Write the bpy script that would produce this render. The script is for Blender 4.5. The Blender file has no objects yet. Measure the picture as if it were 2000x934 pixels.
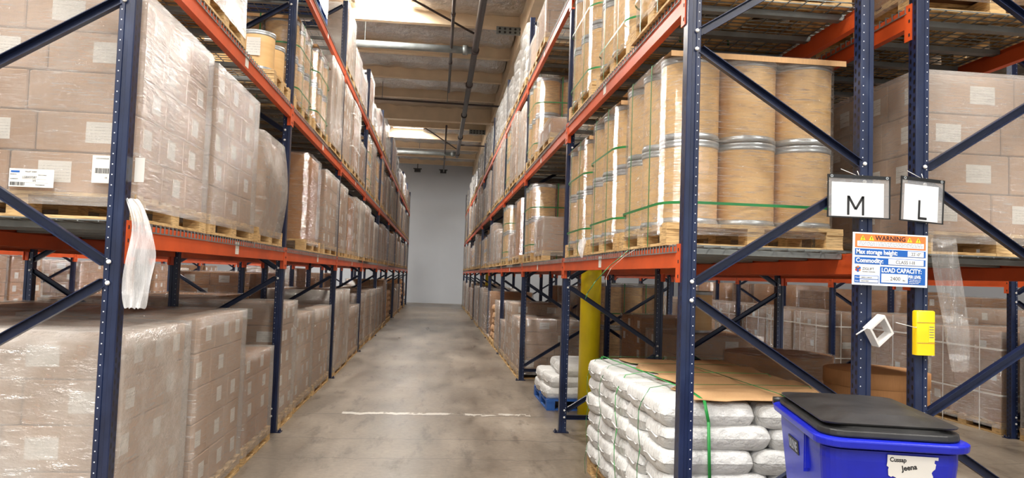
import bpy, math, random
from mathutils import Matrix, Vector, noise
PI = math.pi
random.seed(7)
sc = bpy.context.scene
col = sc.collection

# ------------------------------------------------------------------ camera, world, lights, exposure
CAM_H = 1.5854
r_ = Vector((0.99437865, -0.10031572, 0.03388014))
f_ = Vector((0.09853999, 0.99384847, 0.05054783))
u_ = Vector((-0.03874247, -0.04692514, 0.99814681))
cd = bpy.data.cameras.new('camera'); cam = bpy.data.objects.new('camera', cd); col.objects.link(cam)
cam.matrix_world = Matrix(((r_.x, u_.x, -f_.x, 0), (r_.y, u_.y, -f_.y, 0), (r_.z, u_.z, -f_.z, CAM_H), (0, 0, 0, 1)))
cd.sensor_fit = 'HORIZONTAL'; cd.sensor_width = 36; cd.lens = 1443.6 / 2000 * 36
cd.clip_start = .05; cd.clip_end = 200
sc.camera = cam
w = bpy.data.worlds.new('daylight'); sc.world = w; w.use_nodes = True
w.node_tree.nodes['Background'].inputs[0].default_value = (.93, .96, 1.0, 1)
w.node_tree.nodes['Background'].inputs[1].default_value = .9
sc.view_settings.view_transform = 'Standard'; sc.view_settings.look = 'None'
sc.view_settings.gamma = 1; sc.view_settings.use_curve_mapping = False
sc.view_settings.exposure = 0.0
sc.cycles.transparent_max_bounces = 16
sc.cycles.max_bounces = 7; sc.cycles.diffuse_bounces = 4; sc.cycles.glossy_bounces = 3
sc.cycles.sample_clamp_indirect = 6
SKY = [(x, y) for x in (-1.45, 5.0, -5.6) for y in (1.6, 16.0, 30.4)] + [(-1.45, -8.0), (5.0, -8.0), (-5.6, -8.0)]
def area(name, x, y, z, sx, sy, power, colr=(1, .97, .93), rot=(0, 0, 0)):
    l = bpy.data.lights.new(name, 'AREA'); l.shape = 'RECTANGLE'; l.size = sx; l.size_y = sy; l.energy = power; l.color = colr
    o = bpy.data.objects.new(name, l); o.location = (x, y, z); o.rotation_euler = rot; col.objects.link(o); return o
P_SKY = 500
for x, y in SKY:
    area('skylight_daylight', x, y, 7.60, 1.2, 2.1, P_SKY)
HB = [(.15, -3.0), (.15, 4.2), (.15, 11.0)] + [(x, y) for x in (5.0, -5.6) for y in (-3.0, 8.5, 21.5, 35.0)]  # invented lights above the aisles, kept out of view, added to brighten the racks
for x, y in HB:
    area('added_aisle_light', x, y, 7.0, .5, 1.1, 150 if x == .15 and y < 6 else 330, (1, .95, .87))

# ------------------------------------------------------------------ helpers
def lin(c):
    c = c / 255.; return c / 12.92 if c <= .04045 else ((c + .055) / 1.055) ** 2.4
def rgb(r, g, b): return (lin(r), lin(g), lin(b), 1)
class MB:
    def __init__(s): s.v = []; s.f = []; s.m = []; s.sm = []
    def quad(s, a, b, c, d, m=0, sm=False):
        n = len(s.v); s.v += [a, b, c, d]; s.f.append((n, n+1, n+2, n+3)); s.m.append(m); s.sm.append(sm)
    def box(s, x0, x1, y0, y1, z0, z1, m=0):
        n = len(s.v)
        s.v += [(x0,y0,z0),(x1,y0,z0),(x1,y1,z0),(x0,y1,z0),(x0,y0,z1),(x1,y0,z1),(x1,y1,z1),(x0,y1,z1)]
        for q in ((0,3,2,1),(4,5,6,7),(0,1,5,4),(1,2,6,5),(2,3,7,6),(3,0,4,7)):
            s.f.append(tuple(n+i for i in q)); s.m.append(m); s.sm.append(False)
    def bar(s, a, b, wx, wz, m=0, up=(0, 0, 1)):
        a = Vector(a); b = Vector(b); d = (b-a).normalized(); up = Vector(up)
        sx = d.cross(up)
        if sx.length < 1e-4: sx = d.cross(Vector((0, 1, 0)))
        sx.normalize(); uz = sx.cross(d)
        n = len(s.v)
        for p in (a, b):
            for i, j in ((-1,-1),(1,-1),(1,1),(-1,1)): s.v.append(tuple(p + sx*wx/2*i + uz*wz/2*j))
        for q in ((0,1,2,3),(7,6,5,4),(0,4,5,1),(1,5,6,2),(2,6,7,3),(3,7,4,0)):
            s.f.append(tuple(n+i for i in q)); s.m.append(m); s.sm.append(False)
    def tube(s, a, b, r, n=10, m=0, caps=True):
        a = Vector(a); b = Vector(b); d = (b-a).normalized()
        t = Vector((0,0,1)) if abs(d.z) < .9 else Vector((1,0,0)); sx = d.cross(t).normalized(); uz = sx.cross(d)
        k = len(s.v)
        for p in (a, b):
            for i in range(n):
                an = 2*PI*i/n; s.v.append(tuple(p + (sx*math.cos(an)+uz*math.sin(an))*r))
        for i in range(n):
            j = (i+1) % n; s.f.append((k+i, k+j, k+n+j, k+n+i)); s.m.append(m); s.sm.append(True)
        if caps:
            s.f.append(tuple(k+i for i in range(n))[::-1]); s.m.append(m); s.sm.append(False)
            s.f.append(tuple(k+n+i for i in range(n))); s.m.append(m); s.sm.append(False)
    def lathe(s, prof, n=32, m=0, cx=0, cy=0, mats=None):
        k = len(s.v)
        for r, z in prof:
            for i in range(n):
                a = 2*PI*i/n; s.v.append((cx+r*math.cos(a), cy+r*math.sin(a), z))
        for q in range(len(prof)-1):
            for i in range(n):
                j = (i+1) % n
                s.f.append((k+q*n+i, k+q*n+j, k+(q+1)*n+j, k+(q+1)*n+i)); s.m.append(mats[q] if mats else m); s.sm.append(abs(prof[q][1]-prof[q+1][1]) > 1e-5)
    def sweep(s, prof, a, b, m=0):
        # prof: closed list (x,y), extruded in z from a to b
        n = len(prof); k = len(s.v)
        for z in (a, b):
            for x, y in prof: s.v.append((x, y, z))
        for i in range(n):
            j = (i+1) % n; s.f.append((k+i, k+j, k+n+j, k+n+i)); s.m.append(m); s.sm.append(False)
        s.f.append(tuple(k+i for i in range(n))[::-1]); s.m.append(m); s.sm.append(False)
        s.f.append(tuple(k+n+i for i in range(n))); s.m.append(m); s.sm.append(False)
    def mesh(s, name, *mats):
        me = bpy.data.meshes.new(name); me.from_pydata([tuple(v) for v in s.v], [], s.f)
        for mt in mats: me.materials.append(mt)
        me.polygons.foreach_set('material_index', s.m); me.polygons.foreach_set('use_smooth', s.sm)
        me.update(); return me
def tag(o, label=None, cat=None, group=None, kind=None):
    if label:
        o['label'] = label
    if cat: o['category'] = cat
    if group: o['group'] = group
    if kind: o['kind'] = kind
    return o
def obj(name, me, parent=None, loc=(0,0,0), rot=(0,0,0)):
    o = bpy.data.objects.new(name, me); o.location = loc; o.rotation_euler = rot
    if parent is not None: o.parent = parent
    col.objects.link(o); return o
def empty(name, loc, rz=0):
    o = bpy.data.objects.new(name, None); o.location = loc; o.rotation_euler = (0, 0, rz); o.empty_display_size = .1
    col.objects.link(o); return o
ORD = ['first','second','third','fourth','fifth','sixth','seventh','eighth','ninth','tenth','eleventh','twelfth','thirteenth','fourteenth','fifteenth','sixteenth','seventeenth','eighteenth','nineteenth','twentieth','twenty-first','twenty-second','twenty-third','twenty-fourth','twenty-fifth','twenty-sixth','twenty-seventh','twenty-eighth','twenty-ninth','thirtieth','thirty-first','thirty-second','thirty-third','thirty-fourth','thirty-fifth','thirty-sixth']

# ------------------------------------------------------------------ materials
def nt(name):
    m = bpy.data.materials.new(name); m.use_nodes = True; t = m.node_tree; b = t.nodes['Principled BSDF']; return m, t, b
def N(t, typ, **kw):
    n = t.nodes.new(typ)
    for k, v in kw.items():
        if k.startswith('i_'):
            key = k[2:]; key = int(key) if key.isdigit() else key.replace('_', ' ')
            n.inputs[key].default_value = v
        else: setattr(n, k, v)
    return n
def L(t, a, b): t.links.new(a, b)
def coords(t, scale=(1,1,1), kind='Object'):
    tc = N(t, 'ShaderNodeTexCoord'); mp = N(t, 'ShaderNodeMapping'); mp.inputs['Scale'].default_value = scale
    L(t, tc.outputs[kind], mp.inputs['Vector']); return mp.outputs['Vector']
def wcoords(t, scale=(1,1,1)):
    g = N(t, 'ShaderNodeNewGeometry'); mp = N(t, 'ShaderNodeMapping'); mp.inputs['Scale'].default_value = scale
    L(t, g.outputs['Position'], mp.inputs['Vector']); return mp.outputs['Vector']
def noisy(t, vec, scale, detail=3, rough=.55):
    n = N(t, 'ShaderNodeTexNoise'); n.inputs['Scale'].default_value = scale; n.inputs['Detail'].default_value = detail; n.inputs['Roughness'].default_value = rough
    L(t, vec, n.inputs['Vector']); return n.outputs['Fac']
def ramp(t, fac, stops):
    r = N(t, 'ShaderNodeValToRGB'); e = r.color_ramp.elements
    e[0].position, e[0].color = stops[0]; e[1].position, e[1].color = stops[-1]
    for p, c in stops[1:-1]:
        x = e.new(p); x.color = c
    L(t, fac, r.inputs['Fac']); return r.outputs['Color']
def bump(t, h, strength, dist=.01, nrm=None):
    b = N(t, 'ShaderNodeBump'); b.inputs['Strength'].default_value = strength; b.inputs['Distance'].default_value = dist
    L(t, h, b.inputs['Height'])
    return b.outputs['Normal']
def math_(t, op, a, b=None, c=None):
    n = N(t, 'ShaderNodeMath', operation=op)
    for i, v in enumerate((a, b, c)):
        if v is None: continue
        if isinstance(v, (int, float)): n.inputs[i].default_value = v
        else: L(t, v, n.inputs[i])
    return n.outputs[0]
def mixc(t, fac, a, b):
    n = N(t, 'ShaderNodeMix', data_type='RGBA')
    if isinstance(fac, (int, float)): n.inputs[0].default_value = fac
    else: L(t, fac, n.inputs[0])
    for i, v in ((6, a), (7, b)):
        if isinstance(v, tuple): n.inputs[i].default_value = v
        else: L(t, v, n.inputs[i])
    return n.outputs[2]
def plain(name, c, rough=.5, metal=0, var=.12, vs=6, bs=0, bsc=60, spec=.5, world=False, stretch=(1,1,1)):
    m, t, b = nt(name)
    v = wcoords(t, stretch) if world else coords(t, stretch)
    n = noisy(t, v, vs, 4)
    lo = tuple(x*(1-var) for x in c[:3]) + (1,); hi = tuple(min(1, x*(1+var)) for x in c[:3]) + (1,)
    L(t, ramp(t, n, [(.3, lo), (.7, hi)]), b.inputs['Base Color'])
    b.inputs['Roughness'].default_value = rough; b.inputs['Metallic'].default_value = metal
    b.inputs['Specular IOR Level'].default_value = spec
    if bs: L(t, bump(t, noisy(t, v, bsc, 3), bs), b.inputs['Normal'])
    return m
M = {}
def cardboard(name, c, seams=None, rough=.75):
    m, t, b = nt(name)
    v = coords(t); n1 = noisy(t, wcoords(t), 1.6, 3); n2 = noisy(t, wcoords(t, (40, 40, 4)), 3, 2)
    g = math_(t, 'ADD', math_(t, 'MULTIPLY', n1, .75), math_(t, 'MULTIPLY', n2, .25))
    lo = tuple(x*.80 for x in c[:3]) + (1,); hi = tuple(min(1, x*1.17) for x in c[:3]) + (1,)
    out = ramp(t, g, [(.32, lo), (.68, hi)])
    b.inputs['Roughness'].default_value = rough; b.inputs['Specular IOR Level'].default_value = .25
    if seams:
        # carton seams: rows of height h, width w (brick offset) on the side faces
        wd, h = seams
        tc = N(t, 'ShaderNodeTexCoord'); sp = N(t, 'ShaderNodeSeparateXYZ'); L(t, tc.outputs['Object'], sp.inputs[0])
        xy = math_(t, 'ADD', sp.outputs[0], sp.outputs[1])
        cb = N(t, 'ShaderNodeCombineXYZ'); L(t, xy, cb.inputs[0]); L(t, sp.outputs[2], cb.inputs[1])
        br = N(t, 'ShaderNodeTexBrick'); L(t, cb.outputs[0], br.inputs['Vector'])
        br.inputs['Scale'].default_value = 1; br.inputs['Brick Width'].default_value = wd; br.inputs['Row Height'].default_value = h
        br.inputs['Mortar Size'].default_value = .006; br.inputs['Mortar Smooth'].default_value = .2
        br.inputs['Color1'].default_value = (1,1,1,1); br.inputs['Color2'].default_value = (.9,.9,.9,1); br.inputs['Mortar'].default_value = (.35,.3,.27,1)
        mx = N(t, 'ShaderNodeMix', data_type='RGBA', blend_type='MULTIPLY'); mx.inputs[0].default_value = 1
        L(t, out, mx.inputs[6]); L(t, br.outputs['Color'], mx.inputs[7]); out = mx.outputs[2]
        L(t, bump(t, br.outputs['Fac'], .6, -.01), b.inputs['Normal'])
    L(t, out, b.inputs['Base Color']); return m
M['card'] = cardboard('cardboard', rgb(178, 142, 110))
M['card_brown'] = cardboard('brown_cardboard', rgb(170, 122, 78))
M['card_sheet'] = cardboard('cardboard_sheet', rgb(196, 156, 112))
M['stack_grey'] = cardboard('carton_rows', rgb(186, 151, 120), (.42, .22))
M['stack_brown'] = cardboard('brown_carton_rows', rgb(164, 122, 84), (.36, .3))
# fibre drum kraft: fine spiral banding
m, t, b = nt('fibre_drum_kraft'); sp = N(t, 'ShaderNodeSeparateXYZ'); tc = N(t, 'ShaderNodeTexCoord'); L(t, tc.outputs['Object'], sp.inputs[0])
n1 = noisy(t, wcoords(t, (1, 1, 14)), 2.0, 3)
L(t, ramp(t, n1, [(.2, rgb(220, 178, 120)), (.8, rgb(234, 196, 138))]), b.inputs['Base Color']); b.inputs['Roughness'].default_value = .38
M['drum'] = m
M['galv'] = plain('galvanised_steel', rgb(186, 192, 194), .3, .55, .2, 9)
M['galv_dull'] = plain('grey_deck_steel', rgb(128, 132, 130), .5, .4, .2, 5)
M['orange'] = plain('orange_beam_paint', rgb(204, 82, 34), .4, 0, .16, 3, .05, 30)
M['blue'] = plain('dark_blue_rack_paint', rgb(22, 32, 60), .33, .1, .25, 7, .05, 60)
def perforated(name):
    m, t, b = nt(name); v = coords(t)
    base = ramp(t, noisy(t, coords(t, (1, 1, .35)), 9, 5), [(.3, rgb(18, 26, 50)), (.6, rgb(29, 41, 72)), (.9, rgb(66, 78, 104))])
    tc = N(t, 'ShaderNodeTexCoord'); sp = N(t, 'ShaderNodeSeparateXYZ'); L(t, tc.outputs['Object'], sp.inputs[0])
    g = N(t, 'ShaderNodeNewGeometry'); ns = N(t, 'ShaderNodeSeparateXYZ'); L(t, g.outputs['Normal'], ns.inputs[0])
    fx = math_(t, 'GREATER_THAN', math_(t, 'ABSOLUTE', ns.outputs[0]), .8); fy = math_(t, 'GREATER_THAN', math_(t, 'ABSOLUTE', ns.outputs[1]), .8)
    # teardrop slots on the aisle faces
    def spots(u, uc, pitch, off, rx, rz):
        zz = math_(t, 'SUBTRACT', math_(t, 'MODULO', math_(t, 'ADD', sp.outputs[2], 10*pitch + off), pitch), pitch/2)
        du = math_(t, 'DIVIDE', math_(t, 'SUBTRACT', u, uc), rx); dz = math_(t, 'DIVIDE', zz, rz)
        return math_(t, 'LESS_THAN', math_(t, 'ADD', math_(t, 'MULTIPLY', du, du), math_(t, 'MULTIPLY', dz, dz)), 1)
    s1 = math_(t, 'MAXIMUM', spots(sp.outputs[1], .017, .05, 0, .0085, .0145), spots(sp.outputs[1], -.017, .05, .025, .0085, .0145))
    hole = math_(t, 'MULTIPLY', s1, fx)
    c = mixc(t, hole, base, rgb(8, 9, 12))
    s2 = spots(sp.outputs[0], .024, .05, .02, .0032, .0032)  # pale dots painted for light showing through the punched holes
    hole_light = math_(t, 'MULTIPLY', math_(t, 'MULTIPLY', s2, fy), 1)
    c = mixc(t, hole_light, c, rgb(205, 208, 212))
    L(t, c, b.inputs['Base Color']); b.inputs['Roughness'].default_value = .32
    L(t, bump(t, hole, .6, -.004), b.inputs['Normal'])
    return m
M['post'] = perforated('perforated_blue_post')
# pallet wood with plywood layers
m, t, b = nt('pallet_wood'); v = wcoords(t)
n1 = noisy(t, wcoords(t, (3, 3, 60)), 4, 3); n2 = noisy(t, v, 3, 3)
c1 = ramp(t, n2, [(.3, rgb(198, 160, 104)), (.7, rgb(228, 196, 142))])
c2 = ramp(t, n1, [(.38, rgb(120, 88, 52)), (.52, (1,1,1,1))])
mx = N(t, 'ShaderNodeMix', data_type='RGBA', blend_type='MULTIPLY'); mx.inputs[0].default_value = .6; L(t, c1, mx.inputs[6]); L(t, c2, mx.inputs[7])
L(t, mx.outputs[2], b.inputs['Base Color']); b.inputs['Roughness'].default_value = .7; M['wood'] = m
M['blue_wood'] = plain('blue_painted_pallet', rgb(38, 88, 160), .6, 0, .25, 8)
M['strap_green'] = plain('green_strap', rgb(36, 118, 62), .35)
M['strap_green_bright'] = plain('bright_green_strap', rgb(48, 160, 74), .35)
M['strap_white'] = plain('white_strap', rgb(225, 222, 214), .4)
M['black'] = plain('black_plastic', rgb(26, 27, 28), .38, 0, .25, 14, .08, 40)
M['black_pipe'] = plain('dark_pipe', rgb(58, 46, 42), .45, .1)
M['black_film'] = plain('black_wrap', rgb(20, 20, 22), .15, 0, .2, 5, .8, 14)
M['white_wall'] = plain('painted_wall', rgb(196, 201, 208), .6, 0, .05, .35, world=True)
M['cream'] = plain('cream_timber', rgb(218, 196, 164), .6, 0, .10, 2, world=True)
M['yellow'] = plain('yellow_paint', rgb(232, 208, 20), .35, 0, .08, 3)
M['yellow_box'] = plain('yellow_plastic', rgb(246, 206, 24), .35, 0, .03)
M['white_dark'] = plain('white_paint', rgb(225, 224, 220), .5)
M['blue_bin'] = plain('blue_polyethylene', rgb(17, 32, 172), .34, 0, .12, 5, .03, 60)
M['grip'] = plain('lid_black', rgb(38, 38, 38), .42, 0, .5, 7, .12, 22)
M['card_dark'] = plain('printed_dark', rgb(45, 46, 50), .6)
M['pink'] = cardboard('pinkish_cardboard', rgb(196, 150, 130), (.3, .24))
M['paper'] = plain('white_paper', rgb(226, 224, 218), .65, 0, .03)
def label_mat():
    m, t, b = nt('printed_label'); tc = N(t, 'ShaderNodeTexCoord'); sp = N(t, 'ShaderNodeSeparateXYZ'); L(t, tc.outputs['Generated'], sp.inputs[0])
    z = sp.outputs[2]
    rows = math_(t, 'GREATER_THAN', math_(t, 'SINE', math_(t, 'MULTIPLY', z, 2*PI*7)), .72)
    nz = math_(t, 'GREATER_THAN', noisy(t, coords(t, (60, 60, 4), 'Object'), 6, 2), .5)
    ins = math_(t, 'MULTIPLY', math_(t, 'GREATER_THAN', z, .12), math_(t, 'LESS_THAN', z, .88))
    f = math_(t, 'MULTIPLY', math_(t, 'MULTIPLY', rows, nz), ins)
    L(t, mixc(t, math_(t, 'MULTIPLY', f, .45), rgb(224, 222, 214), rgb(90, 90, 90)), b.inputs['Base Color']); b.inputs['Roughness'].default_value = .6
    return m
M['label'] = label_mat()
M['ink'] = plain('black_ink', rgb(30, 30, 32), .6)
M['greyink'] = plain('grey_ink', rgb(98, 98, 100), .6)
M['sign_blue'] = plain('sign_blue', rgb(22, 92, 176), .4, 0, .02)
M['sign_orange'] = plain('sign_orange', rgb(236, 124, 60), .4, 0, .02)
M['sign_white'] = plain('sign_white', rgb(236, 240, 242), .4, 0, .02)
M['sign_yellow'] = plain('sign_yellow', rgb(250, 222, 50), .4, 0, .02)
M['sign_red'] = plain('sign_red', rgb(200, 60, 50), .4, 0, .02)
# woven sack
m, t, b = nt('white_woven_sack'); v = coords(t)
L(t, ramp(t, noisy(t, v, 5, 3), [(.3, rgb(204, 204, 201)), (.7, rgb(224, 224, 222))]), b.inputs['Base Color'])
b.inputs['Roughness'].default_value = .42
wr = noisy(t, coords(t, (1, 2.2, 1)), 11, 5, .6)
L(t, bump(t, wr, .8, .035), b.inputs['Normal']); M['sack'] = m
M['sack_tan'] = plain('tan_sack', rgb(190, 150, 110), .6, 0, .2, 6, .5, 10)
M['pebbled'] = M['card']
# stretch wrap: transparent film with white haze, gloss, wrinkles and painted glint streaks
def wrap(name, haze, hazevar, gl, diag=(1, 1, 5), tint=(1, 1, 1, 1), bstr=.6, hz=(.62, .58, .53, 1), bscale=9, glints=1.0):
    m, t, b = nt(name); t.nodes.remove(b); out = t.nodes['Material Output']
    tr = N(t, 'ShaderNodeBsdfTransparent'); tr.inputs[0].default_value = tint
    df = N(t, 'ShaderNodeBsdfDiffuse'); df.inputs[0].default_value = hz
    gs = N(t, 'ShaderNodeBsdfGlossy'); gs.inputs['Roughness'].default_value = .13
    mp = N(t, 'ShaderNodeMapping'); g = N(t, 'ShaderNodeNewGeometry'); L(t, g.outputs['Position'], mp.inputs['Vector'])
    mp.inputs['Rotation'].default_value = (.35, -.3, 0); mp.inputs['Scale'].default_value = diag
    fine = noisy(t, mp.outputs[0], bscale, 5, .65); big = noisy(t, wcoords(t), 1.7, 3)
    nb = bump(t, fine, bstr, .13); L(t, nb, gs.inputs['Normal'])
    lw = N(t, 'ShaderNodeFresnel'); lw.inputs['IOR'].default_value = 1.45; L(t, nb, lw.inputs['Normal'])
    mp2 = N(t, 'ShaderNodeMapping'); L(t, g.outputs['Position'], mp2.inputs['Vector'])
    mp2.inputs['Rotation'].default_value = (-.22, .3, 0); mp2.inputs['Scale'].default_value = (1, 1, diag[2]*3.2)
    thin = noisy(t, mp2.outputs[0], bscale*.8, 3, .6)
    line = N_clamp(t, math_(t, 'MULTIPLY', math_(t, 'SUBTRACT', thin, .575), 10))
    streak = math_(t, 'MULTIPLY', math_(t, 'SUBTRACT', fine, .5), 3.2)
    hf = math_(t, 'ADD', math_(t, 'MULTIPLY', math_(t, 'SUBTRACT', big, .35), hazevar*2.2), haze)
    hf = math_(t, 'ADD', math_(t, 'ADD', hf, math_(t, 'MULTIPLY', streak, .08)), math_(t, 'MULTIPLY', line, .34*min(1, gl)*glints)); hf = N_clamp(t, hf)  # bright reflections on the film painted in as thin pale haze
    m1 = N(t, 'ShaderNodeMixShader'); L(t, hf, m1.inputs[0]); L(t, tr.outputs[0], m1.inputs[1]); L(t, df.outputs[0], m1.inputs[2])
    gf = N_clamp(t, math_(t, 'ADD', math_(t, 'MINIMUM', math_(t, 'MULTIPLY', lw.outputs[0], gl*.7), .28), math_(t, 'MULTIPLY', math_(t, 'MAXIMUM', N_clamp(t, streak), line), gl*.30)))
    m2 = N(t, 'ShaderNodeMixShader'); L(t, gf, m2.inputs[0]); L(t, m1.outputs[0], m2.inputs[1]); L(t, gs.outputs[0], m2.inputs[2])
    L(t, m2.outputs[0], out.inputs['Surface']); return m
def N_clamp(t, v):
    n = N(t, 'ShaderNodeClamp'); L(t, v, n.inputs[0]); n.inputs[1].default_value = 0; n.inputs[2].default_value = .95; return n.outputs[0]
M['wrap_haze'] = wrap('hazy_stretch_wrap', .24, .26, 1.0, (1, 1, 5), glints=.7)
M['wrap_thick'] = wrap('cloudy_stretch_wrap', .29, .60, 1.0, (1, 1, 2.5), bscale=6, glints=.8)
M['wrap_clear'] = wrap('clear_stretch_wrap', .03, .07, 1.7, (1, 1, 6), bstr=1.0, bscale=9, hz=(.96, .93, .88, 1))
M['wrap_silver'] = wrap('shiny_stretch_wrap', .20, .15, 1.5, (1, 1, 5), bstr=1, bscale=8)
M['film'] = wrap('loose_plastic_film', .38, .35, 1.0, (6, 6, 1), bscale=5, hz=(.9, .9, .9, 1))
M['film_clear'] = wrap('clear_plastic_film', .10, .16, 1.2, (4, 4, 1), bscale=5)
M['pouch'] = wrap('clear_vinyl_pouch', .22, .05, .5, (1, 1, 1), bscale=2, hz=(.6, .6, .6, 1), bstr=.1, glints=0)
# foil insulation
m, t, b = nt('foil_insulation')
n1 = noisy(t, wcoords(t, (1.4, 1, 1)), 4.2, 6, .62)
L(t, ramp(t, noisy(t, wcoords(t), .7, 3), [(.3, rgb(188, 176, 162)), (.7, rgb(226, 220, 214))]), b.inputs['Base Color'])
b.inputs['Metallic'].default_value = .92; b.inputs['Roughness'].default_value = .2
L(t, bump(t, n1, 1.0, .22), b.inputs['Normal']); M['foil'] = m
# skylight panel
m, t, b = nt('skylight_panel'); b.inputs['Base Color'].default_value = (.9, .93, .95, 1)
b.inputs['Emission Color'].default_value = (1, .99, .97, 1); b.inputs['Emission Strength'].default_value = 9; M['sky'] = m
m, t, b = nt('lamp_diffuser'); b.inputs['Emission Color'].default_value = (1, .96, .9, 1); b.inputs['Emission Strength'].default_value = 8; M['lamp'] = m
# concrete floor
m, t, b = nt('concrete_floor'); v = wcoords(t)
n1 = noisy(t, v, .35, 5, .6); n2 = noisy(t, wcoords(t, (1, .25, 1)), 1.6, 6, .65); n3 = noisy(t, v, 22, 4, .6)
g = math_(t, 'ADD', math_(t, 'ADD', math_(t, 'MULTIPLY', n1, .45), math_(t, 'MULTIPLY', n2, .4)), math_(t, 'MULTIPLY', n3, .15))
c = ramp(t, g, [(.36, rgb(82, 72, 61)), (.46, rgb(114, 103, 90)), (.56, rgb(142, 130, 115)), (.68, rgb(170, 160, 146))])
# dark scuffs
sc1 = ramp(t, noisy(t, wcoords(t, (2.2, .5, 1)), 2.3, 8, .75), [(.34, (.38, .36, .34, 1)), (.47, (1, 1, 1, 1))])
mx = N(t, 'ShaderNodeMix', data_type='RGBA', blend_type='MULTIPLY'); mx.inputs[0].default_value = .8; L(t, c, mx.inputs[6]); L(t, sc1, mx.inputs[7]); c = mx.outputs[2]
# hairline cracks
sp = N(t, 'ShaderNodeSeparateXYZ'); gg = N(t, 'ShaderNodeNewGeometry'); L(t, gg.outputs['Position'], sp.inputs[0])
def crack(t, c, ypos, amp, wdt, colr, nsc, gate=None):
    nn = noisy(t, wcoords(t, (1, 0, 0)), nsc, 5, .6)
    yy = math_(t, 'ADD', sp.outputs[1], math_(t, 'MULTIPLY', math_(t, 'SUBTRACT', nn, .5), amp))
    d = math_(t, 'LESS_THAN', math_(t, 'ABSOLUTE', math_(t, 'SUBTRACT', yy, ypos)), wdt)
    if gate is not None: d = math_(t, 'MULTIPLY', d, gate)
    return mixc(t, math_(t, 'MULTIPLY', d, .8), c, colr)
c = crack(t, c, 7.2, .5, .008, rgb(70, 64, 58), 1.3)
c = crack(t, c, 6.45, .35, .007, rgb(78, 70, 62), 1.9)
c = crack(t, c, 10.4, 1.1, .007, rgb(88, 80, 72), .9)
c = crack(t, c, 8.42, .02, .010, rgb(70, 64, 58), 3)
gate = math_(t, 'GREATER_THAN', noisy(t, v, 5, 5, .7), .47)
c = crack(t, c, 8.50, .34, .06, rgb(214, 210, 200), 3, math_(t, 'MULTIPLY', gate, math_(t, 'MULTIPLY', math_(t, 'GREATER_THAN', sp.outputs[0], -1.0), math_(t, 'LESS_THAN', sp.outputs[0], 1.12))))
for yj in (15.8, 23.2, 30.6): c = crack(t, c, yj, .02, .012, rgb(80, 74, 68), 3)
L(t, c, b.inputs['Base Color'])
L(t, ramp(t, n2, [(.3, (.26, .26, .26, 1)), (.7, (.48, .48, .48, 1))]), b.inputs['Roughness'])
L(t, bump(t, n3, .12, .01), b.inputs['Normal']); M['floor'] = m

# ------------------------------------------------------------------ structure
def struct(name, mb, *mats):
    o = obj(name, mb.mesh(name, *mats)); o['kind'] = 'structure'; return o
YW = 40.17; XL, XR = -15.0, 16.0; YB = -10.0; ZR = 7.72
q = MB(); q.box(XL, XR, YB, YW, -.1, 0); struct('floor', q, M['floor'])
q = MB(); q.box(XL-.2, XR+.2, YW, YW+.2, -.1, ZR+.2); struct('wall_back', q, M['white_wall'])
q = MB(); q.box(XL-.2, XL, YB, YW, -.1, ZR+.2); struct('wall_left', q, M['white_wall'])
q = MB(); q.box(XR, XR+.2, YB, YW, -.1, ZR+.2); struct('wall_right', q, M['white_wall'])
# roof with skylight openings filled by panels
SKW, SKL = 1.3, 2.2
ys = sorted(set([YB, YW] + [y+s*SKL/2 for _, y in SKY for s in (-1, 1)])); xs = sorted(set([XL, XR] + [x+s*SKW/2 for x, _ in SKY for s in (-1, 1)]))
q = MB()
def insky(cx, cy): return any(abs(cx-x) < SKW/2 and abs(cy-y) < SKL/2 for x, y in SKY)
for i in range(len(xs)-1):
    for j in range(len(ys)-1):
        if insky((xs[i]+xs[i+1])/2, (ys[j]+ys[j+1])/2): continue
        # sag a little between the purlins
        q.box(xs[i], xs[i+1], ys[j], ys[j+1], ZR, ZR+.1)
struct('ceiling', q, M['foil'])
for k, (x, y) in enumerate(SKY):
    q = MB(); q.box(x-SKW/2, x+SKW/2, y-SKL/2, y+SKL/2, ZR+.06, ZR+.1); struct('window_%d' % (k+1), q, M['sky'])
PUR = [y for y in (-8.0+i*2.45 for i in range(0, 20)) if y < YW-.3]
# align purlins to the two visible skylight bays (Y 14.4..17.2 and 29.3..31.8)
OFF = 16.95 - min(PUR, key=lambda y: abs(y-16.95)); PUR = [y+OFF for y in PUR]
kk = 1
for y in PUR:
    q = MB(); q.box(XL, XR, y-.05, y+.05, 7.36, ZR)
    q.box(XL, XR, y-.08, y+.08, 7.34, 7.37)
    struct('trim_%d' % kk, q, M['cream']); kk += 1
for y0 in (26.2, 8.5):
    q = MB(); q.box(XL, XR, y0-.13, y0+.13, 7.0, ZR); struct('trim_%d' % kk, q, M['cream']); kk += 1
GX = (1.82, -12.4, 12.6)
for x in GX:
    q = MB(); q.box(x-.13, x+.13, YB, YW, 7.02, ZR-.05); struct('trim_%d' % kk, q, M['cream']); kk += 1
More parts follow.
